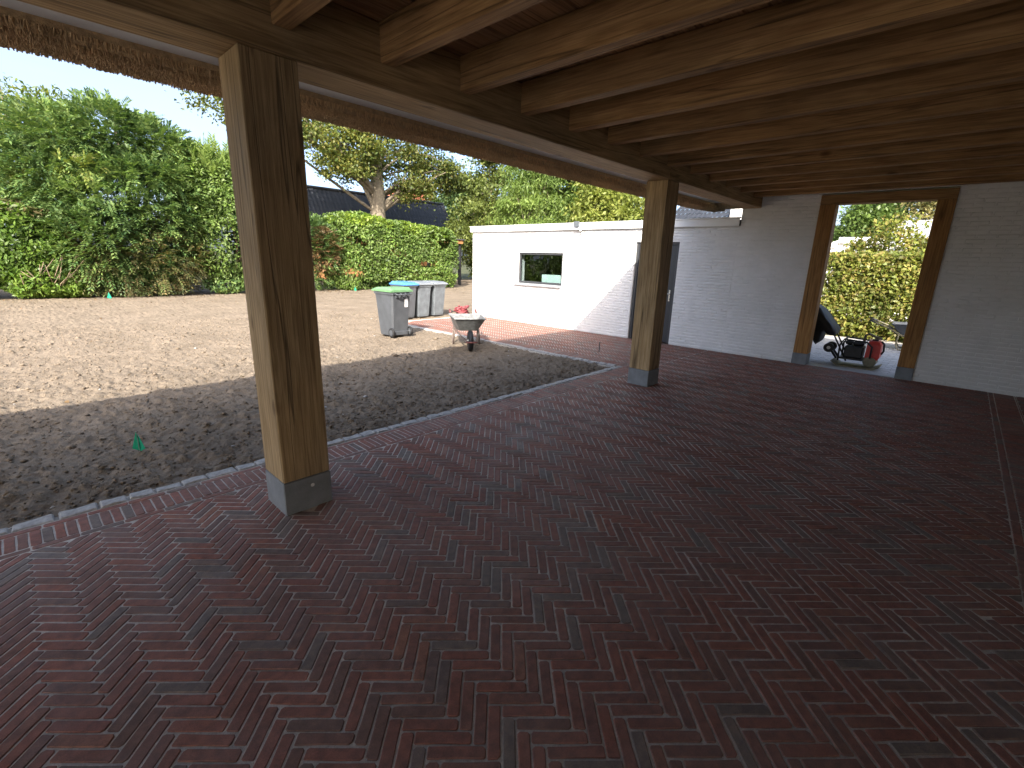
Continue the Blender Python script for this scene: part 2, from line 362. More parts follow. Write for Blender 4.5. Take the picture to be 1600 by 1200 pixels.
# ------------------------------------------------------------------ paving: herringbone field, borders, kerb
pb = MB(); pb.box(-2.2, XG+.2, -2.6, 3.94, -.12, -.0034)
paving = pb.build('brick_paving', MT['joint']); tag(paving, 'dark red herringbone clinker paving with a soldier course border', kind='structure')
pb = MB(); pb.box(6.94, XG-.01, 3.9405, 10.9, -.12, -.0036); sb_ = pb.build('sand_bed', MT['joint'], paving)
kb_ = MB(); kb_.box(-2.2, 6.9395, 3.9405, 4.06, -.12, -.018); kb_.box(6.82, 6.9395, 4.0605, 10.6, -.12, -.018); kb_.build('kerb_bed', MT['joint'], paving)
def clip(poly, a, b, c):      # keep a*x+b*y<=c
    out = []
    for i in range(len(poly)):
        p, q = poly[i], poly[(i+1) % len(poly)]; fp = a*p[0]+b*p[1]-c; fq = a*q[0]+b*q[1]-c
        if fp <= 0: out.append(p)
        if fp*fq < 0: t = fp/(fp-fq); out.append((p[0]+(q[0]-p[0])*t, p[1]+(q[1]-p[1])*t))
    return out
def area(p): return .5*abs(sum(p[i][0]*p[(i+1) % len(p)][1]-p[(i+1) % len(p)][0]*p[i][1] for i in range(len(p))))
def inset(poly, d):
    n = len(poly); out = []; cx = sum(p[0] for p in poly)/n; cy = sum(p[1] for p in poly)/n
    for i in range(n):
        p0, p, p1 = Vector(poly[i-1]), Vector(poly[i]), Vector(poly[(i+1) % n])
        e0 = (p-p0).normalized(); e1 = (p1-p).normalized(); n0 = Vector((-e0.y, e0.x)); n1 = Vector((-e1.y, e1.x))
        k = 1+n0.dot(n1)
        out.append(tuple(p+(n0+n1)*d/max(k, .35)))
    return out
def ccw(p): return p if sum(p[i][0]*p[(i+1) % len(p)][1]-p[(i+1) % len(p)][0]*p[i][1] for i in range(len(p))) > 0 else p[::-1]
def brick_geo(poly, mb, rr, z=0., tilt=(0, 0), cc=.0035, round_=.007):
    poly = ccw(poly); n = len(poly)
    ring = []
    for i in range(n):       # cut the corners
        p0, p, p1 = Vector(poly[i-1]), Vector(poly[i]), Vector(poly[(i+1) % n])
        r = round_*rr.uniform(.5, 1.6)
        a, b = p0-p, p1-p
        if a.length < 2.5*r or b.length < 2.5*r: ring.append(tuple(p)); continue
        ring.append(tuple(p+a.normalized()*r)); 
        if b.length > .1:
            ring.append(tuple(p+b.normalized()*r)); q = p+b*.5; nn = Vector((-b.y, b.x)).normalized(); ring.append(tuple(q+nn*rr.uniform(-.0015, .0030)))
        else: ring.append(tuple(p+b.normalized()*r))
    if area(ring) < 2e-4: return
    c0 = Vector((sum(p[0] for p in ring)/len(ring), sum(p[1] for p in ring)/len(ring)))
    top = inset(ring, cc); m = len(ring); b0 = len(mb.v)
    zz = lambda p: z+tilt[0]*(p[0]-c0.x)+tilt[1]*(p[1]-c0.y)
    mb.v += [(p[0], p[1], -.03) for p in ring]+[(p[0], p[1], zz(p)-.0032-rr.uniform(0, .001)) for p in ring]+[(p[0], p[1], zz(p)) for p in top]
    for k in (0, m): mb.f += [(b0+k+i, b0+k+(i+1) % m, b0+k+m+(i+1) % m, b0+k+m+i) for i in range(m)]
    mb.f.append(tuple(range(b0+2*m, b0+3*m)))
J = .0062
uu = Vector((-.70711, .70711)); vv = Vector((.70711, .70711)); O = Vector((.724, 1.043))-uu*L_
bricks = []     # (poly, whole?, orientation angle)
def rect(o, du, dv, a, b, c, d): return [tuple(o+du*p+dv*q) for p, q in ((a, c), (b, c), (b, d), (a, d))]
P1, P2, PS = (1.029, 2.9915), (6.0256, 2.9915+.02), .3135
def field(x0, x1, y0, y1):
    planes = [(-1, 0, -x0), (1, 0, x1), (0, -1, -y0), (0, 1, y1)]
    for k in range(-330, 330):
        for m in range(-60, 60):
            o = O+uu*(k*W_+2*L_*m)+vv*(k*W_)
            if not (x0-.9 < o.x < x1+.9 and y0-.9 < o.y < y1+.9): continue
            for kind in (0, 1):
                if kind == 0: p = rect(o, uu, vv, J/2, L_-J/2, J/2, W_-J/2)
                else: p = rect(o, uu, vv, L_+J/2, L_+W_-J/2, W_-L_+J/2, W_-J/2)
                a0 = area(p)
                for pl in planes: p = clip(p, *pl) if len(p) > 2 else []
                if len(p) < 3: continue
                a = area(p)
                if a < 6e-4: continue
                cx = sum(q[0] for q in p)/len(p); cy = sum(q[1] for q in p)/len(p)
                if any(q[0]+.03 < cx < q[0]+PS-.03 and q[1]+.03 < cy < q[1]+PS-.03 for q in (P1, P2)): continue
                bricks.append((p, a > .97*a0, kind))
field(-2.0, XG-.004, -.566, YF-J)
field(-2.0, XG-.004, -2.5, -.86)
field(7.275, XG-.004, YF+J/2, 10.75)
def row(x0, x1, y0, y1, along, pitch):
    """a row of bricks from (x0,y0) to (x1,y1)"""
    a, b = (x0, x1) if along == 0 else (y0, y1); t = a - random.random()*pitch
    while t < b:
        s, e = max(a, t+J/2), min(b, t+pitch-J/2)
        if e-s > .02:
            bricks.append(([(s, y0+J/2), (e, y0+J/2), (e, y1-J/2), (s, y1-J/2)] if along == 0 else [(x0+J/2, s), (x1-J/2, s), (x1-J/2, e), (x0+J/2, e)], False, 2))
        t += pitch*random.uniform(.985, 1.015)
row(-2, 7.275, 3.607, 3.660, 0, L_); row(-2, 7.275, 3.660, 3.876, 0, W_+.0015); row(-2, 7.275, 3.876, 3.930, 0, L_)
row(6.945, 6.999, 3.935, 10.6, 1, L_); row(6.999, 7.215, 3.935, 10.6, 1, W_+.0015); row(7.215, 7.270, 3.935, 10.6, 1, L_)
row(-2, XG-.01, -.625, -.569, 0, L_); row(-2, XG-.01, -.84, -.625, 0, W_+.0015); row(-2, XG-.01, -.858, -.842, 0, L_)
def proj(x, y, z=0):
    d = Vector((x, y, z-H)); q = d.dot(fw)
    return (CX+FPX*d.dot(r2)/q, CY-FPX*d.dot(u2)/q, q) if q > .1 else (-1e9, -1e9, q)
def shown(b):
    cx = sum(q[0] for q in b[0])/len(b[0]); cy = sum(q[1] for q in b[0])/len(b[0]); u, v, q = proj(cx, cy)
    return (q if (10 < u < 1590 and v < 1195 and q > 0) else 1e9)
order = sorted(range(len(bricks)), key=lambda i: shown(bricks[i]))
single = set(order[:300]); rr = random.Random(3)
variants = {}
for kind in (0, 1):
    variants[kind] = []
    for q in range(8):
        mb = MB(); b = J/2
        base = rect(Vector((0, 0)), uu, vv, -L_/2+b, L_/2-b, -W_/2+b, W_/2-b) if kind == 0 else rect(Vector((0, 0)), uu, vv, -W_/2+b, W_/2-b, -L_/2+b, L_/2-b)
        brick_geo([(p[0]+rr.uniform(-.0016, .0016), p[1]+rr.uniform(-.0016, .0016)) for p in base], mb, rr, 0, (rr.uniform(-.007, .007), rr.uniform(-.007, .007)))
        me = mb.mesh('brick'); me.materials.append(MT['brick']); variants[kind].append(me)
rest = MB(); rest_rnd = []
for i, (p, whole, kind) in enumerate(bricks):
    cx = sum(q[0] for q in p)/len(p); cy = sum(q[1] for q in p)/len(p)
    und = float(.0012*fbm(np.array(cx*1.3), np.array(cy*1.3), 2, 77))
    z = und+rr.gauss(0, .0006)
    if i in single and whole:
        o = bpy.data.objects.new('brick', rr.choice(variants[kind])); COL.objects.link(o); o.parent = paving; o.location = (cx, cy, z); o.rotation_euler = (0, 0, rr.gauss(0, .006))
    elif i in single:
        mb = MB(); brick_geo([(q[0]-cx, q[1]-cy) for q in p], mb, rr)
        if mb.f:
            o = mb.build('brick', MT['brick'], paving); o.location = (cx, cy, z)
    else:
        n0 = len(rest.f)
        brick_geo([(q[0]+rr.uniform(-.001, .001), q[1]+rr.uniform(-.001, .001)) for q in p], rest, rr, z, (rr.uniform(-.007, .007), rr.uniform(-.007, .007)))
        rest_rnd += [rr.random()]*(len(rest.f)-n0)
me = rest.mesh('brickwork'); at = me.attributes.new('rnd', 'FLOAT', 'FACE'); at.data.foreach_set('value', rest_rnd)
tag(link('brickwork', me, MT['brick'], paving), kind='stuff')
# granite setts of the kerb
def sett(cx, cy, lx, ly):
    mb = MB(); rr2 = random.Random(int(cx*991+cy*7717))
    ring = [(-lx/2, -ly/2), (0, -ly/2), (lx/2, -ly/2), (lx/2, ly/2), (0, ly/2), (-lx/2, ly/2)]
    ring = [(a+rr2.uniform(-.007, .007), b+rr2.uniform(-.007, .007)) for a, b in ring]; top = inset(ccw(ring), .009); m = 6
    mb.add([(a, b, -.08) for a, b in ring]+[(a, b, -.006) for a, b in ring]+[(a, b, .004+rr2.uniform(-.004, .006)) for a, b in top]+[(0, 0, .008)],
           [(k+i, k+(i+1) % m, k+m+(i+1) % m, k+m+i) for k in (0, m) for i in range(m)]+[(2*m+i, 2*m+(i+1) % m, 3*m) for i in range(m)])
    o = mb.build('granite_sett', MT['granite'], paving); o.location = (cx, cy, rr2.uniform(-.004, .006)); o.rotation_euler = (0, 0, rr2.uniform(-.03, .03))
x = -1.9
while x < 6.85:
    l = random.uniform(.13, .21); sett(x+l/2, 3.99, l-.012, .10); x += l
y = 4.05
while y < 10.5:
    l = random.uniform(.13, .21); sett(6.885, y+l/2, .10, l-.012); y += l
# rear yard of pale pavers behind the doorway
ybm = MB(); ybm.box(10.02, 40, -6, 3.3, -.12, -.008); yard = ybm.build('yard_paving', MT['joint']); tag(yard, 'pale grey paved yard behind the doorway', kind='structure')
mb = MB(); yv = []
yy = -2.; k = 0
for i in range(44):
    x = 10.03+i*.104; yo = -2+(.1 if i % 2 else 0)
    for j in range(26):
        y = yo+j*.205; z = rr.gauss(0, .002); mb.cbox(x, x+.1, y, y+.2, -.05, z, .004)
tag(mb.build('pavers', MT['yard'], yard), kind='stuff')

# ------------------------------------------------------------------ painted brick walls
def brickwall(name, y0, y1, z0, z1, holes, parent, xf=XG, d=.05):
    """courses of real bricks standing proud of a mortar plane, facing -X"""
    mb = MB(); r3 = random.Random(11); ch, bl = .0625, .222; z = z0; c = 0
    while z < z1-.01:
        zt = min(z+ch, z1); y = y0-(bl/2 if c % 2 else 0)-r3.random()*.02
        while y < y1:
            a, b = max(y, y0), min(y+bl*r3.uniform(.97, 1.03), y1); ye = y+bl; y = ye
            segs = [(a, b)]
            for hy0, hy1, hz0, hz1 in holes:
                if zt > hz0+.01 and z < hz1-.01:
                    ns = []
                    for s, e in segs:
                        if e <= hy0 or s >= hy1: ns.append((s, e)); continue
                        if s < hy0: ns.append((s, hy0))
                        if e > hy1: ns.append((hy1, e))
                    segs = ns
            for s, e in segs:
                if e-s < .03: continue
                p = r3.gauss(.0035, .0022); t = r3.uniform(-.003, .003); g_ = .0045; q = .009
                lo, hi = z+g_+r3.uniform(-.002, .002), zt-g_+r3.uniform(-.002, .002); s2, e2 = s+g_, e-g_
                mb.add([(xf+.006, s2, lo), (xf+.006, e2, lo), (xf+.006, e2, hi), (xf+.006, s2, hi),
                        (xf-p-t, s2+q, lo+q), (xf-p+t, e2-q, lo+q), (xf-p+t, e2-q, hi-q), (xf-p-t, s2+q, hi-q)],
                       [(4,7,6,5), (0,4,5,1), (1,5,6,2), (2,6,7,3), (3,7,4,0)])
        z = zt; c += 1
    return tag(mb.build(name, MT['wall'], parent), kind='stuff')
def core(parent, name, y0, y1, z0, z1, holes, x0, x1, mat):
    ys = sorted({y0, y1}|{h[0] for h in holes}|{h[1] for h in holes}); zs = sorted({z0, z1}|{max(z0, h[2]) for h in holes}|{min(z1, h[3]) for h in holes}); mb = MB()
    for a, b in zip(ys[:-1], ys[1:]):
        for c, d in zip(zs[:-1], zs[1:]):
            if any(h[0] <= a and b <= h[1] and h[2] <= c and d <= h[3] for h in holes): continue
            mb.box(x0, x1, a, b, c, d)
    return mb.build(name, mat, parent)
WIN = (7.53, 9.06, 1.066, 1.894); DOOR = (4.491, 5.504, 0, 2.158)
garage = empty('garage', (0, 0, 0), 0, 'low flat-roofed garage of white painted brick', 'garage')
brickwall('brickwork', 3.336, 10.94, 0, 2.446, [WIN, DOOR], garage)
core(garage, 'wall', 3.33, 10.94, -.1, 2.45, [WIN, (DOOR[0], DOOR[1], -.1, DOOR[3])], XG+.004, XG+.26, MT['wall'])
mb = MB(); mb.box(XG+.26, 15.2, 10.70, 10.94, -.1, 2.45); mb.box(XG+.26, 15.2, 3.36, 3.60, -.1, 2.45); mb.box(15.0, 15.2, 3.61, 10.69, -.1, 2.45); mb.build('rear_wall', MT['dark'], garage)
mb = MB(); mb.box(XG-.04, 15.25, 3.34, 10.97, 2.452, 2.56); mb.build('roof', MT['bitumen'], garage)
mb = MB(); mb.cbox(XG-.065, XG-.042, 3.332, 10.99, 2.443, 2.582, .003); mb.box(XG-.065, 15.2, 10.975, 10.99, 2.443, 2.582); fa = mb.build('fascia', MT['fascia'], garage)
mb = MB(); mb.cbox(XG-.082, XG+.05, 3.328, 11.0, 2.584, 2.604, .003); mb.build('roof_trim', MT['fascia'], fa)
# window
wn = MB(); t = .055
x0, x1 = XG+.035, XG+.095
y0, y1, z0, z1 = WIN
wn.cbox(x0, x1, y0, y0+t, z0+.02, z1, .004).cbox(x0, x1, y1-t, y1, z0+.02, z1, .004).cbox(x0, x1, y0+t, y1-t, z0+.02, z0+.02+t, .004).cbox(x0, x1, y0+t, y1-t, z1-t, z1, .004)
wo = wn.build('window', MT['anth'], garage)
mb = MB(); mb.box(x0+.02, x0+.032, y0+t, y1-t, z0+.02+t, z1-t); mb.build('pane', MT['glass'], wo)
mb = MB(); mb.prism([(XG-.075, z0-.035), (XG+.034, z0-.035), (XG+.034, z0+.018), (XG-.075, z0-.002)], y0-.005, y1+.11, 1); mb.build('sill', MT['sill'], wo)
# door
y0, y1, z0, z1 = DOOR; t = .06; xd = XG+.05
mb = MB(); mb.cbox(xd, xd+.1, y0, y0+t, 0, z1, .004).cbox(xd, xd+.1, y1-t, y1, 0, z1, .004).cbox(xd, xd+.1, y0+t, y1-t, z1-t, z1, .004); df = mb.build('door_frame', MT['anth'], garage)
dl = MB(); a, b = y0+t+.004, y1-t-.004; gy0, gy1, gz0, gz1 = a+.16, b-.16, .25, 1.92
dl.cbox(xd+.02, xd+.075, a, gy0, .012, z1-t-.004, .003).cbox(xd+.02, xd+.075, gy1, b, .012, z1-t-.004, .003).cbox(xd+.02, xd+.075, gy0, gy1, .012, gz0, .003).cbox(xd+.02, xd+.075, gy0, gy1, gz1, z1-t-.004, .003)
do = dl.build('door', MT['anth2'], garage)
mb = MB(); mb.box(xd+.04, xd+.05, gy0, gy1, gz0, gz1); mb.build('glass_panel', MT['dglass'], do)
mb = MB(); mb.cbox(xd+.008, xd+.02, a+.05, a+.085, .92, 1.16, .003); mb.tube([(xd+.01, a+.067, 1.08), (xd-.05, a+.067, 1.08), (xd-.055, a+.10, 1.08), (xd-.055, a+.19, 1.078)], .010, 8); mb.lathe([(.014, 0), (.014, .012)], 10, 'x', (xd-.003, a+.067, .97)); mb.build('handle', MT['chrome'], do)
# the pale pack on the inner window ledge, the flood light under the fascia
mb = MB(); mb.cbox(XG+.14, XG+.24, 7.62, 8.32, 1.10, 1.335, .01); ip = mb.build('insulation_pack', MT['pack']); tag(ip, 'pale green pack lying behind the garage window', 'package')
mb = MB(); mb.cbox(XG+.136, XG+.244, 7.56, 7.619, 1.098, 1.337, .01); mb.build('yellow_end', MT['packy'], ip)
lp = empty('flood_light', (XG-.066, 7.07, 2.50), 0, 'small grey flood light with a motion sensor on the garage fascia', 'lamp')
mb = MB(); mb.cbox(-.09, -.045, -.075, .075, .0, .125, .006); mb.build('lamp_body', MT['bin2'], lp)
mb = MB(); mb.box(-.044, 0, -.03, .03, .03, .09); mb.build('bracket', MT['anth'], lp)
mb = MB(); mb.tube([(-.02, -.10, .05), (-.05, -.14, .02), (-.06, -.14, -.05), (-.085, -.12, -.1)], [.02, .024, .026, .02], 8); mb.build('sensor', MT['fascia'], lp, True)
mb = MB(); mb.cbox(-.05, .0, -.09, .1, -.06, -.012, .006); mb.build('junction_box', MT['fascia'], lp)

# house end wall with the doorway
DW = (.541, 1.826, 0, 2.753)
ew = empty('end_wall', (0, 0, 0), 0, 'white painted brick end wall with an open oak-framed doorway', 'wall')
hole = (.3219, 2.0603, -.1, 2.93)
brickwall('brickwork', -2.3, 3.33, 0, 3.2, [(hole[0]-.002, hole[1]+.002, 0, 2.93)], ew)
core(ew, 'wall', -2.45, 3.33, -.1, 3.3, [hole], XG+.004, XG+.25, MT['wall'])
for ya, yb in ((1.826, 2.0603), (.3219, .541)):
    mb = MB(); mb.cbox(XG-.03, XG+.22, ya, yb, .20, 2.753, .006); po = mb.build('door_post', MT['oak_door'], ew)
    mb = MB(); mb.cbox(XG-.033, XG+.223, ya-.003, yb+.003, -.05, .198, .006); mb.build('base', MT['plinth'], po)
mb = MB(); mb.cbox(XG-.03, XG+.22, .3219, 2.0603, 2.755, 2.905, .006); mb.build('lintel', MT['oak_y'], ew)
mb = MB(); mb.cbox(XG+.0, XG+.255, .545, 1.822, -.06, .006, .004); mb.build('threshold', MT['sill'], ew)
sw = empty('side_wall', (0, 0, 0), 0, 'white painted house wall on the right beyond the picture edge', 'wall')
mb = MB(); mb.box(-6.6, XG, -2.7, -2.45, -.1, 3.3); mb.build('wall', MT['wall'], sw)
bw = empty('sky_block_wall', (0, 0, 0), 0, 'added white lintel wall behind the viewer, unseen, blocking rear sky light', 'wall')
mb = MB(); mb.box(-6.6, -6.35, -2.4, 2.98, 2.25, 3.1); mb.build('wall', MT['wall'], bw)  # added lintel wall out of view, keeps rear sky light off the joists
mb = MB(); mb.box(-16.0, -2.21, -5, 3.9, -.12, -.002); fl = mb.build('bounce_slab', MT['yard']); tag(fl, 'added pale slab behind the viewer, unseen, bouncing sunlight inside', kind='structure')  # added pale ground out of view, bounces sunlight into the carport

# ------------------------------------------------------------------ carport: posts, beam, joists, boards, soffit, thatch
cp = empty('carport', (0, 0, 0), 0, 'oak timber carport with thatched eave and exposed joists', 'carport')
for n_, (px, py) in enumerate((P1, P2, (-3.97, P1[1]))):
    mb = MB(); mb.cbox(0, PS, 0, PS, .2305, 2.746, .007); po = mb.build('post', MT['oak_z'], cp); po.location = (px, py, 0)
    mb = MB(); mb.cbox(-.004, PS+.004, -.004, PS+.004, -.06, .2292, .006); bs = mb.build('base', MT['plinth'], po)
    if n_ == 0: mb = MB(); mb.lathe([(.012, -.0065), (.014, -.003)], 12, 'y', (.185, 0, .165)); mb.build('plug', MT['fascia'], po)
for xa, xb in ((-6.6, 6.02), (6.026, XG-.012)):
    mb = MB(); mb.cbox(xa, xb, P1[1]+.004, P1[1]+PS+.02, 2.7475, 3.115, .008); mb.build('beam', MT['oak_x'], cp)
JX = [-6.0, -5.33, -4.67, -4.01, -3.345, -2.68, -2.01, -1.35, -.68, -.02, .65, 1.32, 1.98, 2.64, 3.30, 3.965, 4.63, 5.31, 6.00, 6.68, 7.34, 8.00, 8.66, 9.32]
for jx in JX:
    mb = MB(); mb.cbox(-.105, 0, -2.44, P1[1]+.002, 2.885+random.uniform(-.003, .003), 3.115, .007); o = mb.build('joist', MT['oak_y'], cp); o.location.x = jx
y = -2.44; bi = 0
while y < P1[1]+.3:
    xs = [-6.6, random.uniform(-2, 1.5), random.uniform(2.6, 5), random.uniform(6, 8), XG]
    for a, b in zip(xs[:-1], xs[1:]):
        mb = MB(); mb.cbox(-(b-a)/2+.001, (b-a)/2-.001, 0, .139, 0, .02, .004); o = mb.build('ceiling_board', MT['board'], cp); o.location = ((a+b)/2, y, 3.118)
    y += .1415
mb = MB(); mb.box(-6.6, 10.9, P1[1]+PS+.022, 4.17, 2.95, 2.965); mb.build('soffit', MT['white'], cp)
mb = MB(); mb.box(-6.6, XG-.012, P1[1]+PS+.022, P1[1]+PS+.04, 2.80, 2.949); mb.build('soffit_batten', MT['white'], cp)
# thatch body: hipped roof, its eave running along +X
T = .80
EY, EX = 4.36, 10.75
ez0, ez1 = 2.83, 2.86
def roofz(y): return ez1+(EY-y)*T
ry = -1.2; rz = roofz(ry); hx = EX-(rz-ez1)/T
V = [(-6.7, EY, ez1), (EX, EY, ez1), (EX, -6.8, ez1), (-6.7, -6.8, ez1), (hx, ry, rz), (-6.7, ry, rz),
     (-6.7, EY-.27, ez0+.02), (EX-.27, EY-.27, ez0+.02), (EX-.27, -6.5, ez0+.02), (-6.7, -6.5, ez0+.02),
     (-6.7, 4.14, 3.05), (10.2, 4.14, 3.05), (10.2, -6.3, 3.3), (-6.7, -6.3, 3.3), (hx-.4, ry, rz-.3), (-6.7, ry, rz-.3)]
F = [(0, 1, 4, 5), (1, 2, 4), (2, 3, 5, 4), (0, 6, 7, 1), (1, 7, 8, 2), (2, 8, 9, 3), (6, 10, 11, 7), (7, 11, 12, 8), (8, 12, 13, 9), (3, 9, 13, 15, 5), (0, 5, 15, 10, 6), (10, 15, 14, 11), (11, 14, 12), (12, 14, 15, 13)]
mb = MB(); mb.add(V, F); th = mb.build('thatch_roof', MT['reed_dark'], cp)
mb = MB(); mb.box(-6.6, XG+.25, -2.45, 3.3, 3.145, 3.3); mb.build('roof_deck', MT['board'], cp)
# reed butts under the eave and the reed ends hanging behind them
def reeds(P, D, ln, rad):
    n = len(P); t = np.stack([np.cross(D, np.tile([0.3, 1, .2], (n, 1)))], 0)[0]; t /= np.linalg.norm(t, axis=1)[:, None]; s = np.cross(D, t)
    a = rng.uniform(0, 6.28, n); k = []
    for q in range(3):
        ang = a+q*2.0944; k.append((t*np.cos(ang)[:, None]+s*np.sin(ang)[:, None])*rad[:, None])
    V = np.stack([P+k[0], P+k[1], P+k[2], P+D*ln[:, None]+k[0], P+D*ln[:, None]+k[1], P+D*ln[:, None]+k[2]], 1).reshape(-1, 3)
    b = np.arange(n)[:, None]*6
    Q = np.concatenate([b+[0, 1, 4], b+[0, 4, 3], b+[1, 2, 5], b+[1, 5, 4], b+[2, 0, 3], b+[2, 3, 5], b+[3, 4, 5]], 0)
    return V, Q
n1 = 52000
px = rng.uniform(-1.2, EX-.05, n1); fy = rng.uniform(0, 1, n1)
endc = np.clip((px-9.6)/1.15, 0, 1); wv = .02*(vnoise(px*1.7, px*0+3, 5)-.5)+.012*(vnoise(px*6, px*0+1, 8)-.5)
py = 4.085+(.295+wv)*fy*(1-.25*endc**2)-.10*endc**2
pz = 2.905-.012*fy+.025*(fy > .9)*rng.random(n1)
P = np.stack([px, py, pz], 1); D = np.stack([rng.normal(0, .16, n1), .32+rng.normal(0, .16, n1), -np.ones(n1)], 1); D /= np.linalg.norm(D, axis=1)[:, None]
ln = .075+.018*rng.random(n1)+.01*(vnoise(px*9, py*30, 4)-.5); V1, Q1 = reeds(P, D, ln, rng.uniform(.0032, .0058, n1))
n2 = 15000
px = rng.uniform(-1.2, EX-.3, n2); P = np.stack([px, 4.165+rng.normal(0, .012, n2), np.full(n2, 2.955)], 1)
D = np.stack([rng.normal(0, .10, n2), -.42+rng.normal(0, .11, n2), -np.ones(n2)], 1); D /= np.linalg.norm(D, axis=1)[:, None]
ln2 = .115+.035*vnoise(px*11, px*0, 9)+.02*rng.random(n2)
V2, Q2 = reeds(P, D, ln2, rng.uniform(.0028, .005, n2))
V = np.concatenate([V1, V2]); Q = np.concatenate([Q1, Q2+len(V1)])
tag(link('reed_ends', np_mesh('reed_ends', V, Q), MT['reed'], cp), kind='stuff')

# ------------------------------------------------------------------ vegetation
def unit(a): return a/np.maximum(np.linalg.norm(a, axis=1)[:, None], 1e-9)
def leaf_mesh(P, D, Nn, ln, wd):
    """rhombic leaves at P, length axis D, facing Nn"""
    D = unit(D); S = unit(np.cross(D, Nn)); Nn = np.cross(S, D); l = ln[:, None]; w_ = wd[:, None]
    V = np.stack([P-D*l*.5, P-D*l*.06+S*w_*.5+Nn*w_*.16, P+D*l*.5-Nn*w_*.1, P-D*l*.06-S*w_*.5+Nn*w_*.16], 1).reshape(-1, 3)
    return V, np.arange(len(V)).reshape(-1, 4)
def dirs(n, r): return unit(r.normal(size=(n, 3)))
def sample(blobs, n, r, shell, box, lump):
    wt = np.array([b[3]*b[5]+b[3]*b[4]+b[4]*b[5] for b in blobs]); k = r.choice(len(blobs), n, p=wt/wt.sum())
    B = np.array(blobs)[k]; d = dirs(n, r)
    if box > 2: d2 = d/((np.abs(d)**box).sum(1)**(1/box))[:, None]
    else: d2 = d
    lum = 1+lump*(vnoise(d[:, 0]*3.1+k*7.7, d[:, 2]*3.1+d[:, 1]*2, 5)-.5)*2
    rad = shell[0]+(shell[1]-shell[0])*r.random(n)**.6
    P = B[:, :3]+d2*B[:, 3:6]*(rad*lum)[:, None]
    nn = unit(d2/B[:, 3:6])
    # thin out leaves that sit deep inside a neighbouring blob
    keep = P[:, 2] > .02
    for j, b in enumerate(blobs):
        q = ((P-np.array(b[:3]))/np.array(b[3:6])); dd = (np.abs(q)**box).sum(1)**(1/box) if box > 2 else np.linalg.norm(q, axis=1)
        keep &= ~((dd < shell[0]*.85) & (k != j))
    return P[keep], nn[keep]
def foliage(name, blobs, n, size, asp, mat, parent, seed=1, shell=(.72, 1.03), box=2, lump=.16, outw=.5, grav=-.2, face=.6):
    r = np.random.default_rng(seed); P, nn = sample(blobs, n, r, shell, box, lump); m = len(P)
    # gaps: drop leaves where a coarse noise is low
    g_ = vnoise(P[:, 0]*1.9+P[:, 1]*.7, P[:, 2]*1.9-P[:, 1]*.6, seed+3); keep = g_ > .24*r.random(m)+.07; P, nn = P[keep], nn[keep]; m = len(P)
    D = nn*outw+r.normal(size=(m, 3))*.55; D[:, 2] += grav
    F_ = nn*face+r.normal(size=(m, 3))*.5+np.array([0, 0, .35])
    s = size*r.uniform(.6, 1.35, m); V, Q = leaf_mesh(P, D, F_, s, s*asp)
    return link(name, np_mesh(name, V, Q), mat, parent)
def sprays(blobs, n, length, k, lsz, asp, r, shell, droop, lump=.2, upw=.3):
    P, nn = sample(blobs, n, r, shell, 2, lump); m = len(P)
    D = unit(nn+r.normal(size=(m, 3))*.35+np.array([0, 0, upw])); ln = length*r.uniform(.6, 1.3, m)
    side = unit(np.cross(D, np.array([0, 0, 1.])+r.normal(size=(m, 3))*.3)); Ps, Ds, Ns = [], [], []
    nrm = np.cross(side, D)
    for i in range(k):
        t = (i+.5)/k; sg = 1 if i % 2 else -1
        Ps.append(P+D*(ln*t)[:, None]+np.array([0, 0, -1])*(droop*ln*t*t)[:, None]+side*(sg*lsz*.33))
        Ds.append(D+side*(sg*.85)+np.array([0, 0, -droop*t*1.2])); Ns.append(nrm+r.normal(size=(m, 3))*.25)
    Ps, Ds, Ns = np.concatenate(Ps), np.concatenate(Ds), np.concatenate(Ns); q = lsz*r.uniform(.65, 1.25, len(Ps))
    keep = Ps[:, 2] > .03
    return leaf_mesh(Ps[keep], Ds[keep], Ns[keep], q[keep], q[keep]*asp)
LM = {}
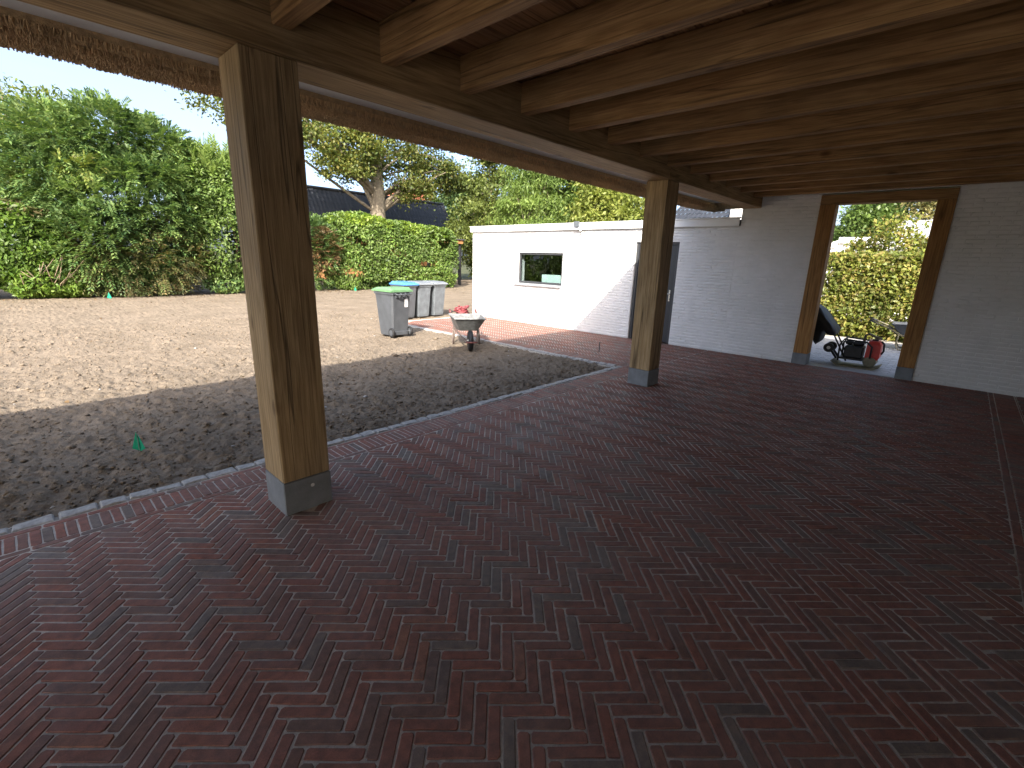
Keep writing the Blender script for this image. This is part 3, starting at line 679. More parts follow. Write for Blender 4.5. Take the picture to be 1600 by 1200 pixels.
LM.update({
 'laurel': leaf_mat('laurel_leaf', [(0.062, 0.118, 0.022), (0.111, 0.189, 0.040), (0.178, 0.279, 0.056), (0.096, 0.156, 0.033), (0.223, 0.301, 0.100), (0.145, 0.223, 0.045)], .48, .28, .8, ((.75, .75, .8), (1.15, 1.1, 1))),
 'laurel_top': leaf_mat('laurel_young_leaf', [(0.127, 0.209, 0.027), (0.191, 0.282, 0.036), (0.237, 0.309, 0.055), (0.155, 0.246, 0.032)], .35, .35, .8),
 'shrub': leaf_mat('light_shrub_leaf', [(0.088, 0.166, 0.029), (0.146, 0.254, 0.044), (0.205, 0.302, 0.058), (0.117, 0.176, 0.049)], .4, .35, .7),
 'yew': leaf_mat('conifer_needle', [(0.058, 0.124, 0.046), (0.098, 0.176, 0.058), (0.143, 0.227, 0.072), (0.195, 0.273, 0.091), (0.078, 0.150, 0.058)], .5, .25, .5, ((.6, .65, .6), (1.3, 1.2, 1))),
 'yewb': leaf_mat('conifer_needle_brown', [(0.075, 0.127, 0.043), (0.169, 0.144, 0.068), (0.118, 0.161, 0.051), (0.220, 0.152, 0.075), (0.085, 0.135, 0.051)], .55, .2, .5),
 'dry': leaf_mat('dry_brown_leaf', [(0.229, 0.125, 0.062), (0.177, 0.104, 0.052), (0.135, 0.125, 0.052), (0.270, 0.156, 0.083)], .6, .2, .5),
 'airy': leaf_mat('yellow_green_leaf', [(0.177, 0.239, 0.052), (0.260, 0.302, 0.073), (0.135, 0.198, 0.052), (0.312, 0.312, 0.094)], .5, .4, .6),
 'oak': leaf_mat('autumn_oak_leaf', [(0.070, 0.108, 0.028), (0.112, 0.154, 0.042), (0.187, 0.206, 0.056), (0.094, 0.135, 0.037), (0.253, 0.243, 0.066), (0.141, 0.178, 0.047), (0.216, 0.178, 0.056)], .5, .35, .22, ((.6, .65, .6), (1.25, 1.2, 1))),
 'birch': leaf_mat('birch_leaf', [(0.094, 0.125, 0.037), (0.156, 0.198, 0.052), (0.218, 0.260, 0.073), (0.073, 0.104, 0.031)], .5, .35, .4),
 'willow': leaf_mat('willow_leaf', [(0.114, 0.177, 0.042), (0.177, 0.260, 0.062), (0.250, 0.333, 0.094), (0.135, 0.218, 0.052)], .5, .4, .4),
 'green': leaf_mat('fresh_green_leaf', [(0.068, 0.120, 0.032), (0.120, 0.188, 0.048), (0.168, 0.248, 0.068), (0.088, 0.148, 0.040)], .45, .35, .4),
 'yellow': leaf_mat('yellowing_leaf', [(0.180, 0.223, 0.050), (0.245, 0.288, 0.065), (0.288, 0.310, 0.086), (0.144, 0.202, 0.043)], .5, .4, .4),
 'beech': leaf_mat('beech_hedge_leaf', [(0.146, 0.195, 0.039), (0.234, 0.273, 0.054), (0.302, 0.322, 0.068), (0.322, 0.244, 0.088), (0.107, 0.146, 0.035), (0.351, 0.332, 0.098)], .45, .35, 1.2),
 'grey': leaf_mat('pale_autumn_leaf', [(0.260, 0.260, 0.125), (0.343, 0.291, 0.125), (0.208, 0.229, 0.104), (0.395, 0.312, 0.156)], .5, .4, .4),
})
def stems(P0, tips, r0, parent, name='stem', n=6, mat=None):
    mb = MB()
    for t in tips:
        a, b = Vector(P0), Vector(t); k = (a+b)/2+Vector((random.uniform(-.15, .15), random.uniform(-.15, .15), .1))*(b-a).length*.5
        mb.tube([a.lerp(k, i/3) if i <= 3 else k.lerp(b, (i-3)/3) for i in range(7)], [r0*(1-i*.12) for i in range(7)], n)
    return mb.build(name, mat or MT['twig'], parent, True)

# left: light shrub, big conifer, tall laurel, airy tree behind them
s = empty('leafy_shrub', (.2, 22.4, 0), 0, 'light green leafy shrub with bare twigs at the far left of the hedge', 'shrub')
foliage('foliage', [(-1.6, .5, 1.5, 1.9, 1.2, 1.6), (.4, .3, 1.55, 1.25, 1.1, 1.45), (.6, 0, .55, 1.0, .8, .6), (1.4, -.1, .5, .6, .6, .55)], 40000, .155, .48, LM['shrub'], s, 2)
foliage('brown_leaves', [(.3, .5, 2.7, 1.5, .9, .35), (-1.6, .5, 3.0, 1.4, .9, .3)], 2600, .16, .5, LM['yewb'], s, 3)
mb = MB()
for i in range(16):
    a = Vector((.7+random.uniform(-.5, .9), -.35, .1)); b = a+Vector((random.uniform(-.5, .7), -.5-random.random()*.15, random.uniform(.7, 1.3)))
    mb.tube([a, a.lerp(b, .4)+Vector((random.uniform(-.1, .1), -.1, .1)), b], [.022, .016, .007], 5)
mb.build('twigs', MT['grey'] if 'grey' in MT else MT['fence'], s, True)
s = empty('boundary_hedge', (-6.5, 22.6, 0), 0, 'green hedge running on to the left of the light shrub', 'hedge')
foliage('foliage', [(-5, 0, 1.9, 3.0, 1.1, 1.9), (0, 0, 2.2, 3.0, 1.1, 2.2), (3, 0, 2.0, 2.0, 1.1, 2.0)], 16000, .3, .45, LM['laurel'], s, 14, (.75, 1.03), 4)
t = empty('conifer', (3.6, 23.2, 0), 0, 'broad dark green conifer rising above the garden hedge', 'tree')
r = np.random.default_rng(5)
blobs = [(0, 0, 3.0, 2.6, 1.9, 2.6), (-1.5, .1, 5.1, 1.3, 1.2, 1.05), (-.3, .0, 5.5, 1.2, 1.2, 1.05), (.9, .1, 5.35, 1.15, 1.1, .9), (2.0, .1, 4.7, 1.1, 1.0, .85), (2.7, .1, 3.9, .9, .9, .9), (-2.2, .1, 3.9, 1.1, 1.1, 1.2), (-1.2, -.5, 1.8, 1.3, 1.4, 1.6), (.6, -.7, 4.2, 1.3, .9, .5), (-.9, -.7, 3.4, 1.2, .9, .45), (1.2, -.7, 2.7, 1.2, .9, .45)]
V, Q = sprays(blobs, 8600, .62, 16, .15, .34, r, (.62, 1.0), .35)
link('crown', np_mesh('crown', V, Q), LM['yew'], t)
V, Q = sprays([(0, -.6, 1.3, 2.4, 1.25, 1.35)], 1900, .5, 13, .13, .34, r, (.7, 1.05), .4)
link('lower_branches', np_mesh('lower_branches', V, Q), LM['yewb'], t)
stems((0, .2, 0), [(0, 0, 6), (-1, 0, 4.6), (1, 0, 5), (1.6, .2, 4)], .14, t, 'trunk', 8, MT['bark'])
V, Q = sprays([(-1.3, -1.25, 4.25, .7, .4, .28)], 60, .4, 12, .14, .36, r, (.5, 1.0), .35)
tag(link('yellow_spray', np_mesh('yellow_spray', V, Q), LM['airy'], t), kind='stuff')
s = empty('tall_laurel', (6.7, 22.7, 0), 0, 'tall laurel with spiky upright shoots beside the conifer', 'shrub')
foliage('foliage', [(0, 0, 2.6, 1.75, 1.2, 2.0), (.3, .2, 4.2, 1.5, 1.0, 1.15), (-.9, .1, 3.7, .9, 1.0, 1.2), (1.4, .1, 2.2, 1.3, 1.1, 1.7)], 52000, .165, .40, LM['laurel'], s, 8, (.74, 1.04), 3)
V, Q = sprays([(-.1, .1, 4.7, 1.5, .8, .7), (1.2, .2, 4.0, 1.0, .8, .8)], 520, .6, 14, .2, .3, r, (.75, 1.0), -.05, .1, 2.2)
link('shoots', np_mesh('shoots', V, Q), LM['willow'], s)
stems((0, 0, 0), [(0, 0, 3.6), (.8, .1, 3), (-.7, .1, 3.2), (1.4, 0, 2)], .06, s)
foliage('low_leaves', [(-.4, -.5, .35, .9, .5, .35), (1.2, -.4, .4, 1.0, .5, .4)], 2600, .17, .4, LM['yew'], s, 9)
t = empty('airy_tree', (1.0, 25.5, 0), 0, 'thin yellow-green tree behind the leafy shrub', 'tree')
foliage('crown', [(-.2, 0, 5.2, 2.1, 1.6, 1.5), (.9, 0, 6.0, 1.3, 1.2, 1.2), (-1.6, 0, 6.1, 1.2, 1.2, 1.1), (-.6, 0, 3.7, 1.9, 1.4, 1.0)], 12500, .19, .4, LM['airy'], t, 12, (.35, 1.08), 2, .3)
stems((0, 0, 0), [(0, 0, 7.0), (.9, 0, 6.9), (-1.3, 0, 6.8), (-.6, .2, 6), (.5, -.2, 6.2)], .09, t, 'trunk', 7, MT['bark'])

# middle: brownish yew and the bright laurel hedge
s = empty('yew_shrub', (10.0, 22.9, 0), 0, 'dark yew with a brown patch right behind the front post', 'shrub')
V, Q = sprays([(0, 0, 1.5, 2.2, 1.0, 1.7), (.3, .1, 2.4, 1.5, .9, .8), (-1.6, .1, 2.2, 1.0, .9, 1.2)], 2600, .45, 13, .13, .36, r, (.68, 1.02), .3)
link('crown', np_mesh('crown', V, Q), LM['yew'], s)
V, Q = sprays([(.4, -.55, 1.9, 1.0, .55, .8)], 480, .36, 12, .13, .4, r, (.7, 1.02), .3)
link('brown_branches', np_mesh('brown_branches', V, Q), LM['dry'], s)
stems((0, 0, 0), [(0, 0, 2.4), (1, 0, 2), (-1, 0, 2)], .07, s)
s = empty('laurel_hedge', (14.6, 22.8, 0), 0, 'bright laurel hedge behind the wheelie bins', 'hedge')
hb_ = [(-2.1, 0, 1.75, 1.6, 1.05, 1.8), (0, 0, 1.65, 2.0, 1.05, 1.75), (2.2, 0, 1.6, 1.75, 1.05, 1.7)]
foliage('foliage', hb_, 62000, .165, .46, LM['laurel'], s, 21, (.78, 1.04), 4, .10)
foliage('top_leaves', [(-1.9, 0, 3.25, 1.5, .95, .42), (0, 0, 3.1, 1.9, .95, .40), (2.2, 0, 3.0, 1.6, .95, .38)], 15000, .16, .46, LM['laurel_top'], s, 22, (.5, 1.05), 2.5, .15)
stems((0, .1, 0), [(-2, 0, 2.6), (-1, 0, 2.6), (0, 0, 2.7), (1, 0, 2.6), (2.2, 0, 2.5)], .05, s)

def limb_tree(name, label, base, trunk_h, tr, clusters, nleaf, size, asp, mat, seed, spread=.5, limbs=None, grav=-.2, cat='tree', bark=None, lean=(0, 0)):
    """tapered trunk, curved limbs out to leaf clumps, leaves scattered round each clump"""
    t = empty(name, base, 0, label, cat); r = np.random.default_rng(seed); R_ = random.Random(seed)
    mb = MB(); top = Vector((lean[0], lean[1], trunk_h))
    pts = [Vector((lean[0]*(i/7)**1.5, lean[1]*(i/7)**1.5, trunk_h*i/7))+Vector((R_.uniform(-.06, .06), R_.uniform(-.06, .06), 0))*tr*(1 if i else 0) for i in range(8)]
    mb.tube(pts, [tr*1.25]+[tr*(1-.06*i) for i in range(1, 8)], 12)
    C = []
    for (cx, cy, cz, rx, ry, rz, n) in clusters:
        d = dirs(n, r)*(r.random(n)**.45)[:, None]
        C.append(np.array([cx, cy, cz])+d*np.array([rx, ry, rz]))
    C = np.concatenate(C)
    step = max(1, len(C)//(limbs or 22))
    for i in range(0, len(C), step):
        b = Vector(C[i]); a = pts[-1-R_.randint(0, 3)]; k = a.lerp(b, .45)+Vector((R_.uniform(-.12, .12), R_.uniform(-.12, .12), R_.uniform(.0, .22)))*(b-a).length
        path = [a.lerp(k, q/4)*(1-q/8)+k.lerp(b, q/4)*(q/8) if q <= 4 else None for q in range(5)]
        path = [(1-u)**2*a+2*u*(1-u)*k+u*u*b for u in (0, .16, .33, .5, .67, .84, 1)]
        r0 = min(.3, tr*R_.uniform(.2, .4))*R_.choice((.5, .7, 1)); mb.tube(path, [r0*(1-.14*q) for q in range(7)], 7)
        for q in range(3):      # side twigs to other clumps close by
            j = R_.randrange(len(C)); c2 = Vector(C[j]); p = path[R_.choice((3, 4, 5))]
            if (c2-p).length < 3.2: mb.tube([p, p.lerp(c2, .5)+Vector((0, 0, .15)), c2], [r0*.36, r0*.24, r0*.1], 5)
    mb.build('trunk', bark or MT['bark'], t, True)
    per = nleaf//len(C); P = np.repeat(C, per, 0); m = len(P)
    g = r.normal(size=(m, 3)); P = P+g*spread*np.array([1, 1, .62])*r.uniform(.5, 1.3, len(C)).repeat(per)[:, None]
    D = unit(g)*.6+r.normal(size=(m, 3))*.6; D[:, 2] += grav; F_ = r.normal(size=(m, 3))*.6+np.array([0, 0, .8])
    s = size*r.uniform(.6, 1.35, m); V, Q = leaf_mesh(P, D, F_, s, s*asp); k = V.reshape(-1, 4, 3)[:, :, 2].min(1) > .05
    V = V.reshape(-1, 4, 3)[k].reshape(-1, 3); link('crown', np_mesh('crown', V, np.arange(len(V)).reshape(-1, 4)), mat, t)
    return t
limb_tree('oak_tree', 'old oak with yellowing leaves in front of the dark barn roof', (17.7, 29.2, 0), 7.6, .66,
    [(0, 0, 9.0, 4.2, 3.2, 2.6, 70), (-5.0, 0, 8.6, 3.4, 2.6, 1.7, 46), (4.6, .5, 7.6, 3.2, 2.6, 1.7, 46), (-2.6, -.5, 6.9, 2.0, 1.8, .8, 22), (2.2, -.3, 6.3, 2.0, 1.5, .8, 16), (-8.2, .3, 9.3, 1.9, 1.8, 1.1, 18), (8.0, .5, 7.4, 1.8, 1.8, 1.3, 18), (0, 0, 12.5, 5, 4, 2.0, 40)],
    46000, .19, .62, LM['oak'], 31, .46, 30)
# behind the garage
limb_tree('birch_tree', 'open grey-green birch between the oak and the garage', (25.5, 26.6, 0), 6.5, .17,
    [(0, 0, 5.2, 2.6, 2.2, 2.6, 46), (.3, 0, 8.6, 2.2, 2.0, 2.2, 36), (-1.4, 1.6, 3.4, 1.8, 1.8, 1.6, 24)], 22000, .21, .6, LM['birch'], 41, .45, 22)
limb_tree('willow_tree', 'pale green drooping willow behind the garage roof', (24.5, 21.6, 0), 5.0, .22,
    [(0, 0, 4.6, 2.3, 2.2, 2.3, 60), (0, 0, 7.0, 1.8, 1.8, 1.6, 26)], 24000, .26, .26, LM['willow'], 42, .42, 26, -.8)
limb_tree('lime_tree', 'dense fresh green tree behind the garage lamp', (28, 21.0, 0), 5.5, .25,
    [(0, 0, 6.2, 2.6, 2.6, 2.4, 60), (.2, -1.4, 8.4, 2.2, 2.2, 1.8, 30)], 24000, .26, .55, LM['green'], 43, .45, 24)
limb_tree('maple_tree', 'bright yellow-green tree over the garage roof', (25.5, 15.9, 0), 3.6, .2,
    [(0, .3, 4.3, 1.9, 2.0, 2.0, 56), (0, .9, 5.6, 1.5, 1.3, 1.1, 26), (-.2, -.9, 3.7, 1.2, 1.2, 1.3, 20)], 26000, .24, .5, LM['yellow'], 44, .36, 22)
limb_tree('small_tree', 'small distant green tree right of the yellow one', (34, 17.6, 0), 3.5, .14,
    [(0, 0, 4.2, 1.7, 1.6, 1.2, 34), (0, -2.8, 4.0, 1.5, 1.5, 1.2, 26)], 9000, .24, .5, LM['green'], 45, .35, 12)
limb_tree('dark_tree', 'dark distant trees closing the gap left of the garage', (33, 33.5, 0), 5, .25,
    [(0, 0, 4.0, 4.2, 3.0, 3.2, 70), (-2, 2, 7, 3, 3, 2.6, 40)], 22000, .32, .5, LM['yew'], 46, .6, 16)
limb_tree('thicket_tree', 'dull green tree behind the garden fence', (27.2, 29.2, 0), 3, .16,
    [(0, 0, 2.6, 2.2, 2.0, 2.2, 50)], 15000, .22, .5, LM['birch'], 47, .4, 14)
# behind the doorway
s = empty('beech_hedge', (15.3, 1.0, 0), 0, 'yellow-green clipped hedge seen through the doorway', 'hedge')
foliage('foliage', [(0, -2.4, 1.06, .62, 1.5, 1.07), (0, 0, 1.06, .62, 1.6, 1.07), (0, 1.6, 1.06, .62, 1.3, 1.05)], 62000, .10, .62, LM['beech'], s, 51, (.72, 1.02), 6, .04)
stems((.1, 0, 0), [(.1, -2, 1.6), (.1, -1, 1.6), (.1, 0, 1.6), (.1, 1, 1.6), (.1, 2, 1.6)], .03, s)
s = empty('overgrown_shrub', (17.3, 1.6, 0), 0, 'yellowish shrub growing above the clipped hedge', 'shrub')
foliage('foliage', [(0, 0, 1.7, .8, 1.0, 1.25), (0, -.8, 1.6, .8, .8, 1.0), (0, .7, 1.45, .7, .7, 1.0)], 12000, .13, .55, LM['beech'], s, 52, (.6, 1.06), 2, .25)
stems((0, 0, 0), [(0, 0, 2.4), (0, -.7, 2.1), (0, .6, 2)], .03, s)
limb_tree('garden_tree', 'dense green tree in the doorway view', (34, 4.3, 0), 3.2, .2, [(0, 0, 4.5, 1.7, 1.25, 1.35, 56), (0, 1.3, 3.3, 1.1, 1.1, .7, 22)], 16000, .24, .5, LM['green'], 53, .36, 16)
limb_tree('pale_birch', 'pale autumn birch at the right of the doorway view', (33, 1.2, 0), 4.8, .14, [(0, 0, 4.9, 1.8, 1.6, 1.9, 44)], 6500, .22, .5, LM['grey'], 54, .4, 26, bark=MT['render'])

# ------------------------------------------------------------------ neighbouring buildings
def tile_roof(parent, name, x0, x1, ylo, zlo, yhi, zhi, mat, pitch=.28, courses=9):
    """pantiles: ribbed courses, each lapping the one below"""
    mb = MB(); n = int((x1-x0)/pitch); prof = [(0, .0), (.25, .05), (.5, .06), (.75, .02)]
    for c in range(courses):
        a, b = c/courses, (c+1)/courses+.02; row_ = []
        for k in range(n+1):
            for f, h in prof: row_.append((x0+(k+f)*pitch*(x1-x0)/(n*pitch+pitch), h))
        m = len(row_); V = [(x, ylo+(yhi-ylo)*a, zlo+(zhi-zlo)*a+h+.035) for x, h in row_]+[(x, ylo+(yhi-ylo)*b, zlo+(zhi-zlo)*b+h) for x, h in row_]
        mb.add(V, [(i, i+1, m+i+1, m+i) for i in range(m-1)])
    return tag(mb.build(name, mat, parent, True), kind='stuff')
b = empty('barn', (20.6, 34, 0), 0, 'barn with a steep black tiled roof behind the oak', 'barn')
mb = MB(); mb.prism([(-1.3, 0), (1.6, 0), (1.6, 3.6), (0, 5.8), (-1.3, 3.6)], -6.2, 6.1, 0); mb.build('wall', MT['barnwood'], b)
mb = MB(); mb.add([(-6.4, -1.65, 3.2), (6.3, -1.65, 3.2), (6.3, 0, 6.02), (-6.4, 0, 6.02), (-6.4, 2.3, 3.2), (6.3, 2.3, 3.2)], [(0, 1, 2, 3), (3, 2, 5, 4)]); ro = mb.build('roof', MT['tile'], b)
tile_roof(ro, 'roof_tiles', -6.4, 6.3, -1.7, 3.22, 0, 6.05, MT['tile'], .3, 9)
mb = MB(); mb.tube([(-6.4, 0, 6.1), (6.3, 0, 6.1)], .11, 8); mb.tube([(6.3, -1.7, 3.3), (6.3, 0, 6.12)], .08, 6); mb.build('ridge', MT['tile'], ro)
def house(name, label, loc, rz, w_, d, h, rise, wallm, roofm, trim=None):
    o = empty(name, loc, rz, label, 'house')
    mb = MB(); mb.prism([(-d/2, 0), (d/2, 0), (d/2, h), (0, h+rise), (-d/2, h)], -w_/2, w_/2, 0); mb.build('wall', wallm, o)
    e = .35; t = .14; k = rise/(d/2); mb = MB()
    for s in (-1, 1): mb.add([(-w_/2-e, s*(d/2+e), h-k*e), (w_/2+e, s*(d/2+e), h-k*e), (w_/2+e, 0, h+rise), (-w_/2-e, 0, h+rise)]+[(-w_/2-e, s*(d/2+e), h-k*e+t), (w_/2+e, s*(d/2+e), h-k*e+t), (w_/2+e, 0, h+rise+t), (-w_/2-e, 0, h+rise+t)],
        [(0, 1, 2, 3), (4, 7, 6, 5), (0, 4, 5, 1), (1, 5, 6, 2), (3, 2, 6, 7), (0, 3, 7, 4)])
    ro = mb.build('roof', roofm, o)
    if trim:
        mb = MB()
        for q in (-1, 1):
            for s in (-1, 1): mb.add([(q*(w_/2+e+.03), s*(d/2+e), h-k*e-.12), (q*(w_/2+e+.03), s*(d/2+e), h-k*e+t), (q*(w_/2+e+.03), 0, h+rise+t), (q*(w_/2+e+.03), 0, h+rise-.12),
                       (q*(w_/2+e), s*(d/2+e), h-k*e-.12), (q*(w_/2+e), s*(d/2+e), h-k*e+t), (q*(w_/2+e), 0, h+rise+t), (q*(w_/2+e), 0, h+rise-.12)], [(0, 1, 2, 3), (7, 6, 5, 4), (0, 4, 5, 1), (3, 2, 6, 7)])
        mb.build('bargeboard', trim, ro)
    mb = MB()
    for s in (-1, 1): mb.box(s*w_*.25-.5, s*w_*.25+.5, -d/2-.02, -d/2+.05, h*.45, h*.8)
    return o
house('red_roofed_house', 'far house with a red tiled roof and white gable trim', (41, 62, 0), R(-62), 9, 6, 7.6, 2.8, MT['render'], MT['redtile'], MT['fascia'])
house('pale_house', 'pale house glimpsed through the thin tree at far left', (-5.0, 38, 0), R(8), 8, 7, 5.6, 3.0, MT['render'], MT['tile'], MT['fascia'])
b = empty('dark_roofed_house', (34, 11.2, 0), 0, 'dark tiled house with a white dormer beyond the garage roof', 'house')
mb = MB(); mb.box(-3, 3, -4, 2.6, -.2, 4.3); mb.build('wall', MT['render'], b)
ob = tile_roof(b, 'roof_tiles', -4.2, 2.6, -3.4, 4.25, 0, 6.2, MT['tile'], .3, 6); ob.rotation_euler = (0, 0, R(-90))
mb = MB(); mb.cbox(-3.6, -2.2, -1.35, -.15, 4.35, 5.35, .02); mb.build('dormer', MT['fascia'], b)
b = empty('flat_roofed_annex', (24, 2.6, 0), 0, 'low pale annex with a white roof edge behind the clipped hedge', 'building')
mb = MB(); mb.box(0, 4, .1, 2.6, 0, 2.72); mb.build('wall', MT['render'], b)
mb = MB(); mb.cbox(-.15, 4.15, -.05, 1.55, 2.74, 2.98, .02); mb.build('roof_edge', MT['fascia'], b)
mb = MB(); mb.prism([(1.56, 2.62), (2.5, 2.3), (2.5, 2.5), (1.56, 2.86)], -.15, 4.15, 0); mb.build('sloping_edge', MT['fascia'], b)
house('gable_shed', 'small pale gabled shed at the right of the doorway view', (26, 1.15, 0), R(90), 2.0, 3.0, 2.75, .85, MT['render'], MT['sill'], MT['fascia'])
# garden boundary beside the garage: shelter, posts, wire fence
b = empty('log_shelter', (19.8, 24.9, 0), 0, 'small orange-roofed shelter at the end of the laurel hedge', 'shelter')
mb = MB(); mb.cbox(-.9, .9, -.8, .9, 2.56, 2.80, .02); mb.build('roof', MT['barnwood'], b)
for px, py in ((-.75, -.6), (.75, -.6), (-.75, .7), (.75, .7)): mb = MB(); mb.cbox(px-.08, px+.08, py-.08, py+.08, -.1, 2.56, .01); mb.build('post', MT['black'], b)
mb = MB(); mb.cbox(-1.0, 1.0, -.9, 1.0, 2.80, 2.86, .01); mb.build('roof_felt', MT['bitumen'], b)
b = empty('wire_fence', (22, 23.8, 0), R(12), 'thin wire fence between the shelter and the garage', 'fence')
for i in range(5): mb = MB(); mb.tube([(i*1.5, 0, -.2), (i*1.5, 0, 2.35)], .035, 7); mb.build('post', MT['fence'], b)
for z in (.5, 1.1, 1.7, 2.3): mb = MB(); mb.tube([(0, -.04, z), (6, -.04, z)], .008, 5); mb.build('wire', MT['steel'], b)

# ------------------------------------------------------------------ wheelie bins
def wheelie_bin(loc, rz, bodym, lidm, label, sticker=True, group='wheelie bins in the garden'):
    """local: width along x, back with handle and wheels towards -y"""
    b = empty('wheelie_bin', loc, rz, label, 'bin', group)
    w0, w1, d0, d1, h = .235, .285, .235, .335, .93; mb = MB()
    def ringp(z, w_, y0, y1, c=.035): return [(-w_+c, y0, z), (w_-c, y0, z), (w_, y0+c, z), (w_, y1-c, z), (w_-c, y1, z), (-w_+c, y1, z), (-w_, y1-c, z), (-w_, y0+c, z)]
    rings = [ringp(.03, w0, -.22, .26), ringp(.10, w0+.006, -.235, .275), ringp(.75, w1-.012, -.30, .345), ringp(.88, w1, -.31, .36), ringp(.88, w1+.018, -.325, .385), ringp(h, w1+.02, -.33, .39)]
    V = [p for q in rings for p in q]; n = 8
    mb.add(V, [(i*n+k, i*n+(k+1) % n, (i+1)*n+(k+1) % n, (i+1)*n+k) for i in range(5) for k in range(n)]+[tuple(range(n))[::-1], tuple(range(5*n, 6*n))])
    for xx in (-.16, 0, .16): mb.prism([(xx-.012, .16), (xx+.012, .16), (xx+.012, .86), (xx-.012, .86)], -.318, -.225, 1) if False else None
    for xx in (-.17, -.06, .06, .17): mb.box(xx-.012, xx+.012, -.345, -.30, .82, .88)     # ribs under the rim
    body = mb.build('body', bodym, b)
    mb = MB(); lid = [(-.335, h+.005), (-.335, h+.05), (-.25, h+.095), (.25, h+.085), (.39, h+.055), (.42, h+.02), (.42, h+.005)]
    V = []
    for sx, k in ((-1, .325), (-.82, .325), (.82, .325), (1, .325)):
        for (yy, zz) in lid: V.append((sx*k, yy, zz if abs(sx) < 1 else min(zz, h+.03+.3*(zz-h-.03))))
    m = len(lid); F = [(i*m+k, i*m+k+1, (i+1)*m+k+1, (i+1)*m+k) for i in range(3) for k in range(m-1)]+[(i*m+m-1, i*m, (i+1)*m, (i+1)*m+m-1) for i in range(3)]+[tuple(range(m))[::-1], tuple(range(3*m, 4*m))]
    mb.add(V, F); lo = mb.build('lid', lidm, b)
    mb = MB(); mb.tube([(-.22, -.345, h-.01), (.22, -.345, h-.01)], .012, 8); mb.build('hinge', MT['black'], lo)
    mb = MB()
    mb.tube([(-.21, -.33, h-.015), (-.22, -.40, h-.035), (-.20, -.425, h-.04), (.20, -.425, h-.04), (.22, -.40, h-.035), (.21, -.33, h-.015)], .016, 8)
    for xx in (-.07, .07): mb.tube([(xx, -.33, h-.01), (xx, -.42, h-.04)], .012, 6)
    mb.build('handle', bodym, b, True)
    mb = MB(); mb.tube([(-.29, -.24, .10), (.29, -.24, .10)], .014, 8); mb.build('axle', MT['steel'], b)
    mb = MB(); mb.cbox(-.2, .2, -.262, -.215, .035, .12, .008); mb.build('axle_block', bodym, b)
    for sx in (-1, 1):
        mb = MB(); c = sx*.275; mb.lathe([(.06, c-.024), (.092, c-.024), (.1, c-.016), (.1, c+.016), (.092, c+.024), (.06, c+.024)], 22, 'x', (0, -.24, .1)); wh = mb.build('wheel', MT['black'], b, False)
        mb = MB(); mb.lathe([(.02, c+sx*.0-.027), (.062, c-.026), (.062, c+.026), (.02, c+.027)], 16, 'x', (0, -.24, .1)); mb.build('rim', bodym, wh)
    if sticker:
        mb = MB(); mb.add([(.08, -.3085, .62), (.18, -.3085, .62), (.18, -.3205, .79), (.08, -.3205, .79)], [(0, 1, 2, 3)]); st_ = mb.build('sticker', MT['sticker'], b)
        mb = MB(); mb.tube([(.13+.018*math.cos(a), -.3165+.0009*math.sin(a), .722+.018*math.sin(a)) for a in [i*.7854 for i in range(8)]], .004, 4, closed=True); mb.tube([(.13+.02*math.cos(a), -.3145, .686+.02*math.sin(a)) for a in [i*.7854 for i in range(8)]], .004, 4, closed=True); mb.build('number', MT['anth'], st_)
    b.scale = (.88, .92, 1.03) if sticker else (.8, .9, 1)
    return b
wheelie_bin((5.72, 8.97, .0), R(4), MT['bin'], MT['lidg'], 'dark grey wheelie bin with a green lid standing in the sand')
wheelie_bin((7.67, 11.50, -.01), R(180+4), MT['bin'], MT['lidb'], 'grey wheelie bin with a blue lid', False)
wheelie_bin((8.22, 11.55, -.01), R(180-2), MT['bin2'], MT['lidx'], 'weathered grey wheelie bin next to the blue-lidded one', False)
wheelie_bin((8.77, 11.58, -.01), R(180+3), MT['bin2'], MT['lidx'], 'grey wheelie bin nearest the garage corner', False)

